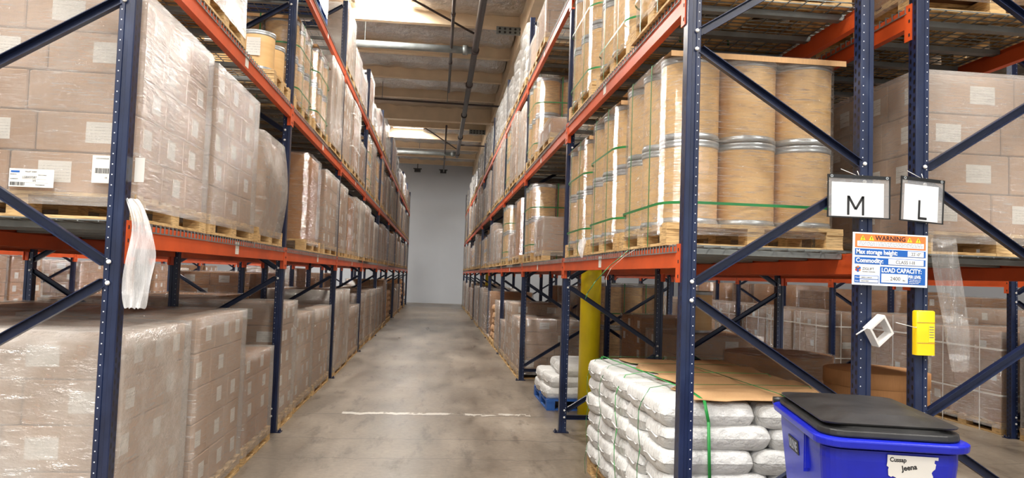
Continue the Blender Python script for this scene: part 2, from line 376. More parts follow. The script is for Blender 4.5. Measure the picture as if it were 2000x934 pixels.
# draped foil blankets hung between purlins
def foil(y0, y1, x0, x1, idx):
    q = MB(); nx = int((x1-x0)/.3); ny = 7; k = len(q.v)
    for i in range(nx+1):
        for j in range(ny+1):
            u = j/ny; x = x0+(x1-x0)*i/nx
            z = ZR-.05-.22*math.sin(PI*u)-.05*abs(math.sin(PI*(x-x0)/.6)) + .05*noise.noise(Vector((x*1.7, y0+u*4, idx)))
            q.v.append((x, y0+(y1-y0)*u, z))
    for i in range(nx):
        for j in range(ny):
            a = i*(ny+1)+j; q.f.append((a, a+1, a+ny+2, a+ny+1)); q.m.append(0); q.sm.append(True)
    return q
bays = sorted([b for b in PUR] + [])
for i in range(len(bays)-1):
    y0, y1 = bays[i]+.06, bays[i+1]-.06
    if y1 < 8: continue
    segs = [(-5.0, 1.66), (1.98, 5.4)]
    for a, b2 in segs:
        hits = [x for x, y in SKY if y0-.8 < y < y1+.8 and a < x < b2 and abs(x+1.45) < .1]
        parts = [(a, b2)] if not hits else [(a, hits[0]-SKW/2), (hits[0]+SKW/2, b2)]
        for (c, d) in parts:
            if d-c > .5:
                o = obj('insulation_blanket', foil(y0, y1, c, d, i).mesh('insulation_blanket', M['foil'])); o['kind'] = 'structure'
for k, (x, y) in enumerate([(1.8, 8.56), (1.8, 26.0)]):
    e = empty('steel_column', (x, y, 0))
    q = MB(); q.lathe([(.0, .0), (.12, .0), (.12, 1.72), (.118, 1.74), (0.0, 1.74)], 28)
    obj('painted_guard', q.mesh('painted_guard', M['yellow']), e)
    q = MB(); q.lathe([(.085, 1.74), (.085, 7.0)], 24); q.box(-.14, .14, -.14, .14, 6.985, 7.0); obj('shaft', q.mesh('shaft', M['cream']), e)
    tag(e, ['round steel column with yellow lower guard rising beside the white sack stack', 'far round steel column rising through the right rack, cream shaft visible above'][k], 'column', 'columns through the right rack')

# ------------------------------------------------------------------ racks
LB = 3.74; PW = .076
Z1, Z2, Z3 = 1.781, 3.195, 4.62
HBM = .118
def post_profile(h=PW/2):
    # rounded C with a stepped rib on the two side faces
    a = h; s = .006
    return [(-a, -a+.004), (-a+.004, -a), (-.012, -a), (-.009, -a+s), (.009, -a+s), (.012, -a), (a-.004, -a), (a, -a+.004), (a, a-.004), (a-.004, a), (.012, a), (.009, a-s), (-.009, a-s), (-.012, a), (-a+.004, a), (-a, a-.004)]
_pc = {}
def post_mesh(h):
    if h not in _pc:
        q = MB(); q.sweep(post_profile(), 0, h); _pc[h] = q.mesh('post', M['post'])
    return _pc[h]
q = MB(); q.box(-.085, .065, -.046, .046, 0, .008)
for sy in (-1, 1): q.tube((-.065, sy*.03, .008), (-.065, sy*.03, .03), .008, 6)
FOOT = q.mesh('foot_plate', M['blue'])
def cbar(a, b, y=0):
    q = MB(); a = Vector((a[0], y, a[1])); b = Vector((b[0], y, b[1]))
    d = (b-a).normalized(); n = Vector((-d.z, 0, d.x))
    W, D, T = .042, .034, .004
    q.bar(a, b, T if 0 else W, T, up=(0, 1, 0))  # web
    for s in (-1, 1):
        q.bar(a+n*s*W/2-Vector((0, D/2, 0)), b+n*s*W/2-Vector((0, D/2, 0)), .004, D, up=(0, 1, 0))
    return q
q = MB(); q.lathe([(0, 0), (.011, 0), (.011, .006), (.007, .012), (0, .012)], 10); BOLT = q.mesh('bolt', M['white_dark'])
_bc = {}
def frame(rack, i, xf, xb, y, h, phase, near, label, group):
    """upright frame: xf = post nearest the main aisle side; y = frame centre"""
    e = empty('upright_frame', ((xf+xb)/2, y, 0)); w2 = abs(xb-xf)/2-PW/2; s = 1 if xb > xf else -1
    for sx in (-1, 1):
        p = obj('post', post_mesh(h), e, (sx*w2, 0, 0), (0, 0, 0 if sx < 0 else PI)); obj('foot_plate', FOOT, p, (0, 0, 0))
    key = (round(w2, 3), s, phase, h)
    if key not in _bc:
        ms = []; fa, ba = -s*(w2-PW/2), s*(w2-PW/2)
        zf = [.18+phase+1.36*k for k in range(-1, 6)]
        for z in zf:
            for z0, z1 in ((z+.05, z+.63), (z-.05, z-.63)):
                if min(z0, z1) < .1 or max(z0, z1) > h-.05: continue
                q = cbar((fa, z0), (ba, z1), -.012); ms.append((q.mesh('brace', M['blue']), (fa, z0), (ba, z1)))
        q = cbar((fa, .16), (ba, .16), -.012); ms.append((q.mesh('brace', M['blue']), (fa, .16), (ba, .16)))
        _bc[key] = ms
    for me, p0, p1 in _bc[key]:
        b = obj('brace', me, e)
        if near:
            for p in (p0, p1):
                sx = 1 if p[0] > 0 else -1
                obj('bolt', BOLT, b, (p[0]+sx*.025, -PW/2, p[1]), (PI/2, 0, 0))
    tag(e, label, 'rack frame', group); return e
def beam_mesh(L_, s, short=False):
    # local: x=0 aisle face, body toward +x*s ; y from 0 to L_; z top=0
    q = MB(); T = .045
    x0, x1 = (0, T) if s > 0 else (-T, 0)
    xs0, xs1 = (0, T*.55) if s > 0 else (-T*.55, 0)
    q.box(x0, x1, .004, L_-.004, -HBM, -.035)
    o0, o1 = (0.0, T*.5) if s > 0 else (-T*.5, 0.0)
    q.box(o0, o1, .004, L_-.004, -.035, 0)
    return q
q = MB(); q.box(-.006, .0, -.036, .03, -.19, .012); q.box(-.006, .03, -.0, .006, -.19, .012)
for z in (-.16, -.11, -.03): q.tube((-.009, .012, z), (-.006, .012, z), .006, 8)
CONN = {}
def conn(sx, sy):
    if (sx, sy) not in CONN:
        q = MB()
        def bx(x0, x1, y0, y1, z0, z1, m=0):
            xs_ = sorted((x0*sx, x1*sx)); ys_ = sorted((y0*sy, y1*sy)); q.box(xs_[0], xs_[1], ys_[0], ys_[1], z0, z1, m)
        bx(-.006, 0, -.034, .028, -.198, .012); bx(-.006, .035, 0, .005, -.198, .012)
        for z in (-.165, -.085, -.02):
            bx(-.0075, -.006, -.022, -.010, z-.009, z+.009, 1)
        CONN[(sx, sy)] = q.mesh('connector', M['orange'], M['ink'])
    return CONN[(sx, sy)]
q = MB(); q.box(-.0015, 0, -.045, .045, -.1, -.01)
TAGM = q.mesh('location_tag', M['label'])
_bm = {}
def beam(x, s, y0, ztop, label, group, tagpos=None, name='rack_beam'):
    """x = outer face, s=+1 body extends to +x"""
    e = empty(name, (x, y0, ztop)); Lb = LB-PW
    if s not in _bm: _bm[s] = beam_mesh(Lb, s).mesh('beam', M['orange'])
    obj('beam_bar', _bm[s], e)
    obj('connector', conn(s, 1), e, (0, 0, 0)); obj('connector', conn(s, -1), e, (0, Lb, 0))
    if tagpos is not None: obj('location_tag', TAGM, e, (0 if s > 0 else .0015, tagpos, 0)) if s > 0 else obj('location_tag', TAGM, e, (.0016, tagpos, 0))
    tag(e, label, 'rack beam', group); return e
_dk = {}
def deck_mesh(Ld, Wd, coarse):
    k = (round(Ld, 2), round(Wd, 2), coarse)
    if k in _dk: return _dk[k]
    q = MB(); r = .0028
    nx = 7 if coarse else 10; ny = int(Ld/(.13 if coarse else .062))
    for i in range(nx+1):
        x = -Wd/2+.05+(Wd-.1)*i/nx; q.box(x-r, x+r, 0, Ld, .0, 2*r)
    for j in range(ny+1):
        y = .01+(Ld-.02)*j/ny; q.box(-Wd/2-.006, Wd/2+.006, y-r, y+r, 2*r, 4*r)
        for sx in (-1, 1): q.box(sx*(Wd/2+.006)-r, sx*(Wd/2+.006)+r, y-r, y+r, -.032, 4*r)
    for sx in (-1, 1):
        q.box(sx*(Wd/2+.006)-r, sx*(Wd/2+.006)+r, 0, Ld, -.036, -.030)
    c = MB()
    for j in range(3):
        y = Ld*(j+.5)/3
        c.box(-Wd/2+.03, Wd/2-.03, y-.028, y+.028, -.032, -.0005)
    _dk[k] = (q.mesh('wire_mesh', M['galv_dull']), c.mesh('support_channel', M['galv_dull'])); return _dk[k]
def deck(xa, xb, y0, ztop, label, group, coarse):
    Ld = (LB-PW)/3-.02; xm = (xa+xb)/2; Wd = abs(xb-xa)
    for j in range(3):
        e = empty('wire_deck', (xm, y0+.01+j*(Ld+.02), ztop+.001))
        a, b = deck_mesh(Ld, Wd, coarse); obj('wire_mesh', a, e); obj('support_channels', b, e)
        tag(e, label % ['nearest', 'middle', 'farthest'][j], 'wire deck', group)
LEV = {1: Z1, 2: Z2, 3: Z3}; LN = {1: 'first', 2: 'second', 3: 'third'}
def rack(rname, xf, xb, yoff, nb, levels, h, phase, i0=0, nearframes=2, decks=True, ntag=3, visible_side=1):
    s = 1 if xb > xf else -1
    for i in range(i0, nb+1):
        y = yoff+i*LB-PW/2
        frame(rname, i, xf, xb, y, h, phase, i < nearframes, 'dark blue perforated upright frame with diagonal braces, %s frame of the %s' % (ORD[i-i0], rname), 'upright frames of the %s' % rname)
    for lv in levels:
        z = LEV[lv]
        for i in range(i0, nb):
            y0 = yoff+i*LB
            beam(xf, s, y0, z, 'orange front beam, %s, %s shelf level, %s bay from the front' % (rname, LN[lv], ORD[i-i0]), 'beams of the %s' % rname, (1.95 if i < ntag else None))
            beam(xb, -s, y0, z, 'orange rear beam, %s, %s shelf level, %s bay from the front' % (rname, LN[lv], ORD[i-i0]), 'beams of the %s' % rname)
            if decks:
                deck(xf, xb, y0, z, 'grey wire deck on the %s, %s level, %s bay, %%s panel' % (rname, LN[lv], ORD[i-i0]), 'wire decks of the %s' % rname, i > 3)
D0R, D0L = 3.906, 3.742
XF, XB = 1.299, 2.366; LF, LBK = -1.494, -2.561
rack('right rack', XF, XB, D0R, 9, (1, 2, 3), 5.65, 0.0)
rack('left rack', LF, LBK, D0L, 9, (1, 2, 3), 5.65, 0.0)
rack('rear right rack', 3.684, 2.617, D0R, 5, (1, 2), 4.9, 0.0, decks=True, ntag=0)
rack('rear left rack', -3.88, -2.81, D0L, 6, (1, 2), 4.9, 0.0, decks=False, ntag=0)
rack('far right rack', 6.3, 7.37, D0R, 6, (1, 2), 4.9, 0.0, i0=1, decks=False, ntag=0)
rack('outer left rack', -6.9, -7.97, D0L, 7, (1,), 3.2, 0.0, i0=1, decks=False, ntag=0)

# ------------------------------------------------------------------ loads
def rnd(a, b): return random.uniform(a, b)
_pl = {}
PH = .13
def pallet_mesh(w, d, mat='wood'):
    k = (round(w, 2), round(d, 2), mat)
    if k in _pl: return _pl[k]
    q = MB(); w2, d2 = w/2, d/2
    n = max(4, int(d/.17))
    for i in range(n):
        y = -d2+.05+(d-.1)*i/(n-1); q.box(-w2, w2, y-.048, y+.048, PH-.02, PH)
    for x in (-w2+.05, 0, w2-.05):
        q.box(x-.05, x+.05, -d2, d2, PH-.038, PH-.0205)
        for y in (-d2+.07, 0, d2-.07): q.box(x-.05, x+.05, y-.065, y+.065, .0165, PH-.0385)
        q.box(x-.05, x+.05, -d2, d2, 0, .016)
    for y in (-d2+.05, d2-.05): q.box(-w2+.101, -.051, y-.045, y+.045, 0.0005, .0155); q.box(.051, w2-.101, y-.045, y+.045, 0.0005, .0155)
    _pl[k] = q.mesh('pallet', M['wood'] if mat == 'wood' else M['blue_wood']); return _pl[k]
_ct = {}
def rbox(w, d, h, bev, mat, name, tape=False):
    k = (round(w, 3), round(d, 3), round(h, 3), mat, name)
    if k in _ct: return _ct[k]
    q = MB(); b = bev
    ring = [(-w/2+b, -d/2), (w/2-b, -d/2), (w/2, -d/2+b), (w/2, d/2-b), (w/2-b, d/2), (-w/2+b, d/2), (-w/2, d/2-b), (-w/2, -d/2+b)]
    rings = [([(x*(1-2*b/w), y*(1-2*b/d)) for x, y in ring], 0), (ring, b), (ring, h-b), ([(x*(1-2*b/w), y*(1-2*b/d)) for x, y in ring], h)]
    for R_, z in rings:
        for x, y in R_: q.v.append((x, y, z))
    for a in range(3):
        for i in range(8):
            j = (i+1) % 8; q.f.append((a*8+i, a*8+j, a*8+8+j, a*8+8+i)); q.m.append(0); q.sm.append(False)
    q.f.append(tuple(range(8))[::-1]); q.f.append(tuple(range(24, 32))); q.m += [0, 0]; q.sm += [False, False]
    _ct[k] = q.mesh(name, M[mat]); return _ct[k]
def shell(w, d, h, r, mat, amp=.012, seed=0, nz=10, top=True, bow=0, taper=0):
    """wrap film around footprint w x d, height h from z=0 up; corner radius r"""
    q = MB(); pts = []
    nc = 4
    for cx, cy, a0 in ((w/2-r, -d/2+r, -PI/2), (w/2-r, d/2-r, 0), (-w/2+r, d/2-r, PI/2), (-w/2+r, -d/2+r, PI)):
        for i in range(nc+1):
            a = a0+PI/2*i/nc; pts.append((cx+r*math.cos(a), cy+r*math.sin(a)))
    # subdivide the straight edges
    out = []
    for i in range(len(pts)):
        a = pts[i]; b = pts[(i+1) % len(pts)]; L_ = math.hypot(b[0]-a[0], b[1]-a[1]); k = max(1, int(L_/.14))
        for j in range(k): out.append((a[0]+(b[0]-a[0])*j/k, a[1]+(b[1]-a[1])*j/k))
    n = len(out)
    for j in range(nz+1):
        z = h*j/nz
        for x, y in out:
            f = .5+.5*noise.noise(Vector((x*3+seed, y*3, z*4)))
            L_ = math.hypot(x, y); k = 1+(amp*f+bow*math.sin(PI*z/h)-taper*(z/h))/L_
            q.v.append((x*k, y*k, z))
    for j in range(nz):
        for i in range(n):
            i2 = (i+1) % n; q.f.append((j*n+i, j*n+i2, (j+1)*n+i2, (j+1)*n+i)); q.m.append(0); q.sm.append(True)
    if top:
        k = len(q.v)
        for x, y in out: q.v.append((x*.86, y*.86, h+.006))
        for i in range(n):
            i2 = (i+1) % n; q.f.append((nz*n+i, nz*n+i2, k+i2, k+i)); q.m.append(0); q.sm.append(True)
        q.f.append(tuple(k+i for i in range(n))); q.m.append(0); q.sm.append(True)
    return q.mesh('stretch_wrap', M[mat])
q = MB(); q.box(-.5, .5, -.0008, 0, 0, 1); LABEL_Y = q.mesh('paper_label', M['label'])
q = MB(); q.box(-.0008, 0, -.5, .5, 0, 1); LABEL_X = q.mesh('paper_label', M['label'])
_lm = {}
def label_mesh(axis, w, h):
    k = (axis, round(w, 3), round(h, 3))
    if k not in _lm:
        q = MB()
        if axis == 'y': q.box(-w/2, w/2, -.0012, 0, -h/2, h/2)
        else: q.box(-.0012, 0, -w/2, w/2, -h/2, h/2)
        _lm[k] = q.mesh('paper_label', M['label'])
    return _lm[k]
def add_label(parent, side, u, z, half, w=.15, h=.1):
    """side: 'front' (-y), 'left' (-x), 'right' (+x)"""
    if side == 'front': return obj('paper_label', label_mesh('y', w, h), parent, (u, -half, z))
    if side == 'left': return obj('paper_label', label_mesh('x', w, h), parent, (-half, u, z))
    return obj('paper_label', label_mesh('x', w, h), parent, (half+.0013, u, z))
def strap_loop_x(w, d, h, y, mat, r, wd=.014):   # vertical loop round the load, lying in a plane y=const
    q = MB(); T = .0016; a = w/2+r
    q.box(-a-T, -a, y-wd/2, y+wd/2, 0, h+.008); q.box(a, a+T, y-wd/2, y+wd/2, 0, h+.008); q.box(-a, a, y-wd/2, y+wd/2, h+.008, h+.008+T)
    return q.mesh('strap', M[mat])
def strap_loop_y(w, d, h, x, mat, r, wd=.014):
    q = MB(); T = .0016; a = d/2+r
    q.box(x-wd/2, x+wd/2, -a-T, -a, 0, h+.008); q.box(x-wd/2, x+wd/2, a, a+T, 0, h+.008); q.box(x-wd/2, x+wd/2, -a, a, h+.008, h+.008+T)
    return q.mesh('strap', M[mat])
def strap_belt(w, d, z, rad, mat, r, wd=.016):
    q = MB(); ring = []
    for cx, cy, a0 in ((w/2-rad, -d/2+rad, -PI/2), (w/2-rad, d/2-rad, 0), (-w/2+rad, d/2-rad, PI/2), (-w/2+rad, -d/2+rad, PI)):
        for i in range(7):
            a = a0+PI/2*i/6; ring.append((cx+(rad+r)*math.cos(a), cy+(rad+r)*math.sin(a)))
    n = len(ring)
    for z_ in (z-wd/2, z+wd/2):
        for x, y in ring: q.v.append((x, y, z_))
    for i in range(n):
        j = (i+1) % n; q.f.append((i, j, n+j, n+i)); q.m.append(0); q.sm.append(True)
    me = q.mesh('strap', M[mat]); return me
_dm = {}
def drum_meshes(r, h, lod):
    k = (round(r, 3), round(h, 3), lod)
    if k not in _dm:
        n = 32 if lod == 2 else 18
        q = MB(); q.lathe([(0, .004), (r-.006, .004), (r-.005, .02), (r-.005, h-.03), (r-.004, h-.012), (r-.02, h-.006), (r-.03, h-.014), (0, h-.014)], n)
        b = q.mesh('drum_body', M['drum'])
        q = MB(); q.lathe([(r-.006, h-.045), (r, h-.040), (r, h-.030), (r-.004, h-.026), (r+.001, h-.018), (r+.001, h-.004), (r-.012, h), (r-.02, h-.006)], n)
        c = q.mesh('lid_ring', M['galv'])
        q = MB(); q.lathe([(r-.012, 0), (r, .001), (r, .022), (r-.005, .026), (r-.0045, .034)], n); d = q.mesh('base_chime', M['galv'])
        _dm[k] = (b, c, d)
    return _dm[k]
_sk = {}
def sack_mesh(l, w, h, var, mat='sack', power=9):
    k = (round(l, 2), round(w, 2), round(h, 2), var, mat)
    if k in _sk: return _sk[k]
    q = MB(); nu, nv = 18, 12; sd = var*13.7
    def surf(s):
        for i in range(nu+1):
            for j in range(nv+1):
                u = math.sin((i/nu*2-1)*PI/2); v = math.sin((j/nv*2-1)*PI/2)
                e = (max(0, 1-abs(u)**power))**.5*(max(0, 1-abs(v)**(power*.6)))**.5*(.94+.06*math.cos(u*2)*math.cos(v*2))
                x = u*l/2*(1-.07*(abs(v)**3)); y = v*w/2*(1-.05*abs(u)**4)
                nn = noise.noise(Vector((u*2+sd, v*2.3, s*.7)))*.016+noise.noise(Vector((u*6+sd, v*5, s)))*.005
                nz_ = noise.noise(Vector((u*4+sd*2, v*9, s*1.3)))*.005*e
                q.v.append((x+nn*.5, y+nn*.4, h/2+s*min(e*1.5, 1-.05*(abs(u)**3+abs(v)**3)*.5)*(h/2)+nn*.35*e+nz_))
    surf(1); surf(-1); K = (nu+1)*(nv+1)
    for b_, fl in ((0, False), (K, True)):
        for i in range(nu):
            for j in range(nv):
                a = b_+i*(nv+1)+j; f = (a, a+nv+1, a+nv+2, a+1)
                q.f.append(f[::-1] if fl else f); q.m.append(0); q.sm.append(True)
    # crimped seam strip at the two ends
    for s in (-1, 1):
        n0 = len(q.v); n = 8
        for j in range(n+1):
            v = (j/n*2-1)*.55; zz = h/2+.003*math.sin(j*.8+sd)
            q.v.append((s*(l/2-.012), v*w/2, zz)); q.v.append((s*(l/2+.004), v*w/2*.96, zz-.008+.003*math.sin(j*.9+sd)))
        for j in range(n):
            a = n0+2*j; q.f.append((a, a+1, a+3, a+2)); q.m.append(0); q.sm.append(True)
    _sk[k] = q.mesh('sack', M[mat]); return _sk[k]

def build_load(kind, xa, xb, y0, y1, zb, zt, lod, face):
    """returns the load's Empty. face: 'left' if the aisle side is -x, 'right' if +x"""
    w, d = xb-xa, y1-y0; e = empty('pallet_load', ((xa+xb)/2, (y0+y1)/2, zb))
    blue = kind.endswith('_b'); kind = kind.replace('_b', '')
    obj('pallet', pallet_mesh(w, d, 'blue' if blue else 'wood'), e)
    H = zt-zb-PH; sd = rnd(0, 99)
    wrapm = 'wrap_haze'; rad = .03; bow = 0; wtop = H
    iw, idp = w-.05, d-.05
    if kind in ('carton', 'brown', 'thick', 'pinkc', 'tallbrown', 'small'):
        cm = {'carton': 'card', 'thick': 'card', 'brown': 'card_brown', 'pinkc': 'card_brown', 'tallbrown': 'card_brown', 'small': 'card_brown'}[kind]
        wrapm = {'carton': 'wrap_haze', 'thick': 'wrap_thick', 'brown': 'wrap_silver', 'pinkc': 'wrap_silver', 'tallbrown': 'wrap_clear', 'small': 'wrap_haze'}[kind]
        if lod >= 1:
            ch = .205 if kind != 'brown' else .3
            nz = max(1, round(H/ch)); ch = H/nz; nx = 2; ny = 3
            if kind == 'thick': nx, ny = 2, 3
            if kind == 'small': nx, ny = 1, 2
            for k in range(nz):
                flip = k % 2
                ax, ay = (nx, ny) if not flip else (nx, ny)
                cw, cl = iw/ax, idp/ay
                offx = (-.04 if flip else .0)
                xs_ = [0, .44+.03*(k % 3), 1.0] if nx == 2 else [0, 1.0]
                if nx == 2 and flip: xs_ = [0, .58-.03*(k % 3), 1.0]
                ys_ = ([0, .36, .70, 1.0] if not flip else [0, .30, .64, 1.0]) if ny == 3 else ([0, .46, 1.0] if flip else [0, .54, 1.0])
                for i in range(len(xs_)-1):
                    for j in range(len(ys_)-1):
                        cw, cl = iw*(xs_[i+1]-xs_[i]), idp*(ys_[j+1]-ys_[j])
                        c = obj('carton', rbox(cw-.005, cl-.005, ch-.004, .006, cm, 'carton'), e, (-iw/2+iw*(xs_[i]+xs_[i+1])/2+rnd(-.002, .002), -idp/2+idp*(ys_[j]+ys_[j+1])/2+rnd(-.002, .002), PH+ch*k))
                        if j == 0 and random.random() < (.9 if lod == 2 else .6): add_label(c, 'front', (cw*.16 if flip else -cw*.14), ch*.5, cl/2-.0025, .155, .105)
                        if (face == 'left' and i == 0) or (face == 'right' and i == len(xs_)-2):
                            if random.random() < (.8 if lod == 2 else .5): add_label(c, face, rnd(-.08, .08), ch*.5, cw/2-.0025, .11, .1)
        else:
            obj('carton_block', rbox(iw, idp, H, .01, 'stack_grey' if kind in ('carton', 'thick') else 'stack_brown' if kind != 'pinkc' else 'pink', 'carton_block'), e, (0, 0, PH))
    elif kind == 'drums':
        wrapm = 'wrap_clear'; nx = 3; r = min(w, d)/6-.002; nt_ = 2 if H > .7 else 1; hh = H/nt_; rad = r
        ny = max(2, int(round(d/(2*r))));
        b, c, dd = drum_meshes(r, hh-.004, 2 if lod == 2 else 1)
        for k in range(nt_):
            for i in range(nx):
                for j in range(ny):
                    if lod < 2 and not (j == 0 or (i == 0 and face == 'left') or (i == nx-1 and face == 'right') or False): continue
                    p = obj('drum', b, e, ((i-1)*(w/3)*.99, -d/2+r+.004+(d-2*r-.008)*j/(ny-1), PH+hh*k), (0, 0, rnd(0, 6)))
                    obj('lid_ring', c, p); obj('base_chime', dd, p)
        if lod == 2:
            q = MB(); nn = 10
            for i in range(nn+1):
                for j in range(nn+1): q.v.append((-w/2+.0+w*i/nn, -d/2-.01+(d+.02)*j/nn, H+PH+.003+.004*noise.noise(Vector((i*.7, j*.7, sd)))))
            for i in range(nn):
                for j in range(nn): a = i*(nn+1)+j; q.f.append((a, a+nn+1, a+nn+2, a+1)); q.m.append(0); q.sm.append(True)
            q.box(-w/2, w/2, -d/2-.012, -d/2-.008, H+PH-.028, H+PH+.004)
            obj('cardboard_cap', q.mesh('cardboard_cap', M['card_sheet']), e)
    elif kind == 'opendrums':
        wrapm = None; r = w/7.2; hh = H
        b, c, dd = drum_meshes(r, hh-.004, 2)
        for i in range(3):
            for j in range(2):
                p = obj('drum', b, e, ((i-1)*(w/3)*.98, -d/2+r+.01+(d-2*r-.02)*j, PH), (0, 0, rnd(0, 6)))
                obj('lid_ring', c, p); obj('base_chime', dd, p)
                if j == 0: obj('paper_label', label_mesh('y', .12, .16), e, ((i-1)*(w/3)*.98, -d/2+.008, PH+hh*.55))
    elif kind == 'octabin':
        wrapm = 'wrap_clear'; rad = .2
        q = shell(w-.06, d-.06, H, .2, 'card_brown', 0, sd, 4); q.name = 'round_cornered_carton'; obj('carton', q, e, (0, 0, PH))
    elif kind == 'bulge':
        wrapm = 'wrap_thick'; rad = .12; bow = .05
        q = shell(w-.1, d-.1, H-.03, .1, 'card', .02, sd, 8, bow=.05); q.name = 'covered_goods'; obj('covered_goods', q, e, (0, 0, PH))
    elif kind in ('sacks', 'tansacks'):
        wrapm = 'wrap_silver' if kind == 'sacks' else 'wrap_clear'; rad = .1
        nz = max(2, round(H/.17)); hh = H/nz; mt = 'sack' if kind == 'sacks' else 'sack_tan'
        for k in range(nz):
            for j in range(2):
                s = sack_mesh(w*.95, d/2*.98, hh*1.15, (k*2+j) % 4, mt)
                obj('sack', s, e, (rnd(-.03, .03), -d/4+j*d/2, PH+hh*k-.01), (0, 0, rnd(-.04, .04)))
    # wrap
    if kind not in ('tansacks', 'opendrums'):
        o_ = .0
        me = shell(w+.0+o_, d+o_, wtop+.075, max(rad, .02) if rad > .05 else .022, wrapm, .010, sd, 12 if lod == 2 else 6, bow=bow)
        obj('stretch_wrap', me, e, (0, 0, PH-.065))
    if kind == 'drums' and lod >= 1:
        if y0 > 4.9:
            for x in (-w/6, w/6): obj('strap', strap_loop_y(w, d, H+PH, x, 'strap_green', .013), e)
        for y in (-d/5, d/5): obj('strap', strap_loop_x(w, d, H+PH, y, 'strap_green', .013), e)
        for z in ((.12,) if y0 < 4.9 and zb < 2 else (.12, .66) if H > .7 else (.4,)): obj('strap', strap_belt(w, d, PH+H*z, rad, 'strap_green', .0135), e)
    if kind == 'brown' and lod >= 1:
        for x in (-w/4, w/4): obj('strap', strap_loop_y(w, d, H+PH, x, 'strap_white', .013), e)
        for y in (-d/4, d/4): obj('strap', strap_loop_x(w, d, H+PH, y, 'strap_white', .013), e)
        for z in (.3, .8): obj('strap', strap_belt(w, d, PH+H*z, .03, 'strap_white', .0135, .02), e)
    return e
DESC = {'carton': 'grey-filmed carton load', 'thick': 'cloudy-wrapped carton load', 'brown': 'white-strapped brown carton load', 'pinkc': 'shiny-wrapped pinkish carton load', 'tallbrown': 'clear-wrapped brown carton load',
        'drums': 'strapped fibre drum load', 'opendrums': 'unwrapped fibre drum load', 'octabin': 'round-cornered brown wrapped load', 'bulge': 'bulging film-covered load', 'sacks': 'silvery wrapped white sack load', 'tansacks': 'tan sack load', 'small': 'low carton load'}
COLS = [(8.42, 8.70), (25.86, 26.14)]
def clear(y0, y1, yoff, cols):
    ob = [(yoff+i*LB-PW, yoff+i*LB) for i in range(12)] + (COLS if cols else [])
    for a, b in ob:
        a -= .036; b += .036
        if y0 < b and y1 > a:
            if (y0+y1)/2 < (a+b)/2: y1 = a
            else: y0 = b
    return y0, y1
def row(place, group, zb, xa, xb, face, specs, lod_far=(9.5, 16)):
    sp2 = []
    for y0, y1, zt, kind in specs:
        y0, y1 = clear(y0, y1, D0R if xa > 0 else D0L, 1.2 < xa < 2) if xa < 7.5 else (y0, y1)
        if y1-y0 > .55 and not (sp2 and y0 < sp2[-1][1]): sp2.append((y0, y1, zt, kind))
    for n, (y0, y1, zt, kind) in enumerate(sp2):
        lod = 2 if y0 < lod_far[0] else (1 if y0 < lod_far[1] else 0)
        j = rnd(-.02, .02)
        e = build_load(kind, xa+j, xb+j, y0, y1, zb, zt, lod, face)
        tag(e, '%s %s, %s from front' % (DESC[kind.replace('_b', '')], place, ORD[n]), 'pallet load', group)
def fill(specs, start, end, zlo, zhi, kinds, gap=(.05, .12), ln=(1.0, 1.15), yoff=D0R):
    y = start
    while y+ln[0] < end:
        # keep clear of posts
        L_ = rnd(*ln); i = math.floor((y-yoff+.12)/LB); nxt = yoff+(i+1)*LB-PW-.02
        if y+L_ > nxt and y < nxt+.1:
            if nxt-y > .85: L_ = nxt-y
            else: y = nxt+PW+.04; continue
        specs.append((y, y+L_, rnd(zlo, zhi), random.choice(kinds))); y += L_+rnd(*gap)
    return specs
DK = .014   # goods stand on the deck wires
# right rack
s = [(4.10, 5.22, 2.915, 'drums'), (5.27, 6.37, 2.90, 'drums'), (6.45, 7.54, 2.86, 'drums'), (9.15, 9.98, 2.34, 'small'), (10.22, 11.3, 2.90, 'drums'),
     (11.6, 12.75, 2.84, 'octabin'), (12.85, 13.75, 2.35, 'small'), (13.85, 14.95, 2.93, 'drums'), (15.2, 16.2, 2.5, 'carton'), (16.3, 17.3, 2.62, 'carton'), (17.4, 18.6, 2.83, 'carton')]
s = fill(s, 18.95, 37.3, 2.6, 2.98, ['carton', 'carton', 'carton', 'thick', 'drums', 'brown'])
row("on the right rack's first shelf", "loads on the right rack's first shelf", Z1+DK, 1.285, 2.345, 'left', s)
s = [(4.0, 4.95, 4.35, 'drums'), (5.05, 6.2, 4.45, 'drums'), (6.35, 7.5, 4.42, 'drums'), (8.75, 9.85, 3.52, 'small'), (10.15, 11.28, 4.40, 'drums'),
     (11.55, 12.55, 4.36, 'thick'), (12.65, 13.75, 4.45, 'carton'), (13.85, 14.95, 4.45, 'drums'), (15.2, 16.25, 4.5, 'carton'), (16.3, 17.4, 4.42, 'carton'), (17.5, 18.6, 4.42, 'brown')]
s = fill(s, 18.95, 37.3, 4.1, 4.5, ['carton', 'carton', 'thick', 'brown', 'drums'])
row("on the right rack's second shelf", "loads on the right rack's second shelf", Z2+DK, 1.285, 2.345, 'left', s)
s = [(9.35, 10.25, 5.2, 'small'), (10.35, 11.3, 5.15, 'carton')]
s = fill(s, 11.55, 37.3, 5.35, 5.75, ['sacks'], yoff=D0R)
row("on the right rack's third shelf", "loads on the right rack's third shelf", Z3+DK, 1.285, 2.345, 'left', s, (0, 0))
s = [(11.5, 12.55, .93, 'carton'), (12.65, 13.85, 1.12, 'carton'), (13.95, 14.9, .72, 'small'), (15.2, 16.3, 1.05, 'carton'), (16.4, 17.6, .9, 'tansacks'), (17.7, 18.65, 1.2, 'octabin')]
s = fill(s, 18.95, 37.3, 1.05, 1.3, ['carton', 'thick', 'octabin', 'carton', 'brown'])
row("on the floor under the right rack", "loads on the floor under the right rack", 0, 1.285, 2.345, 'left', s)
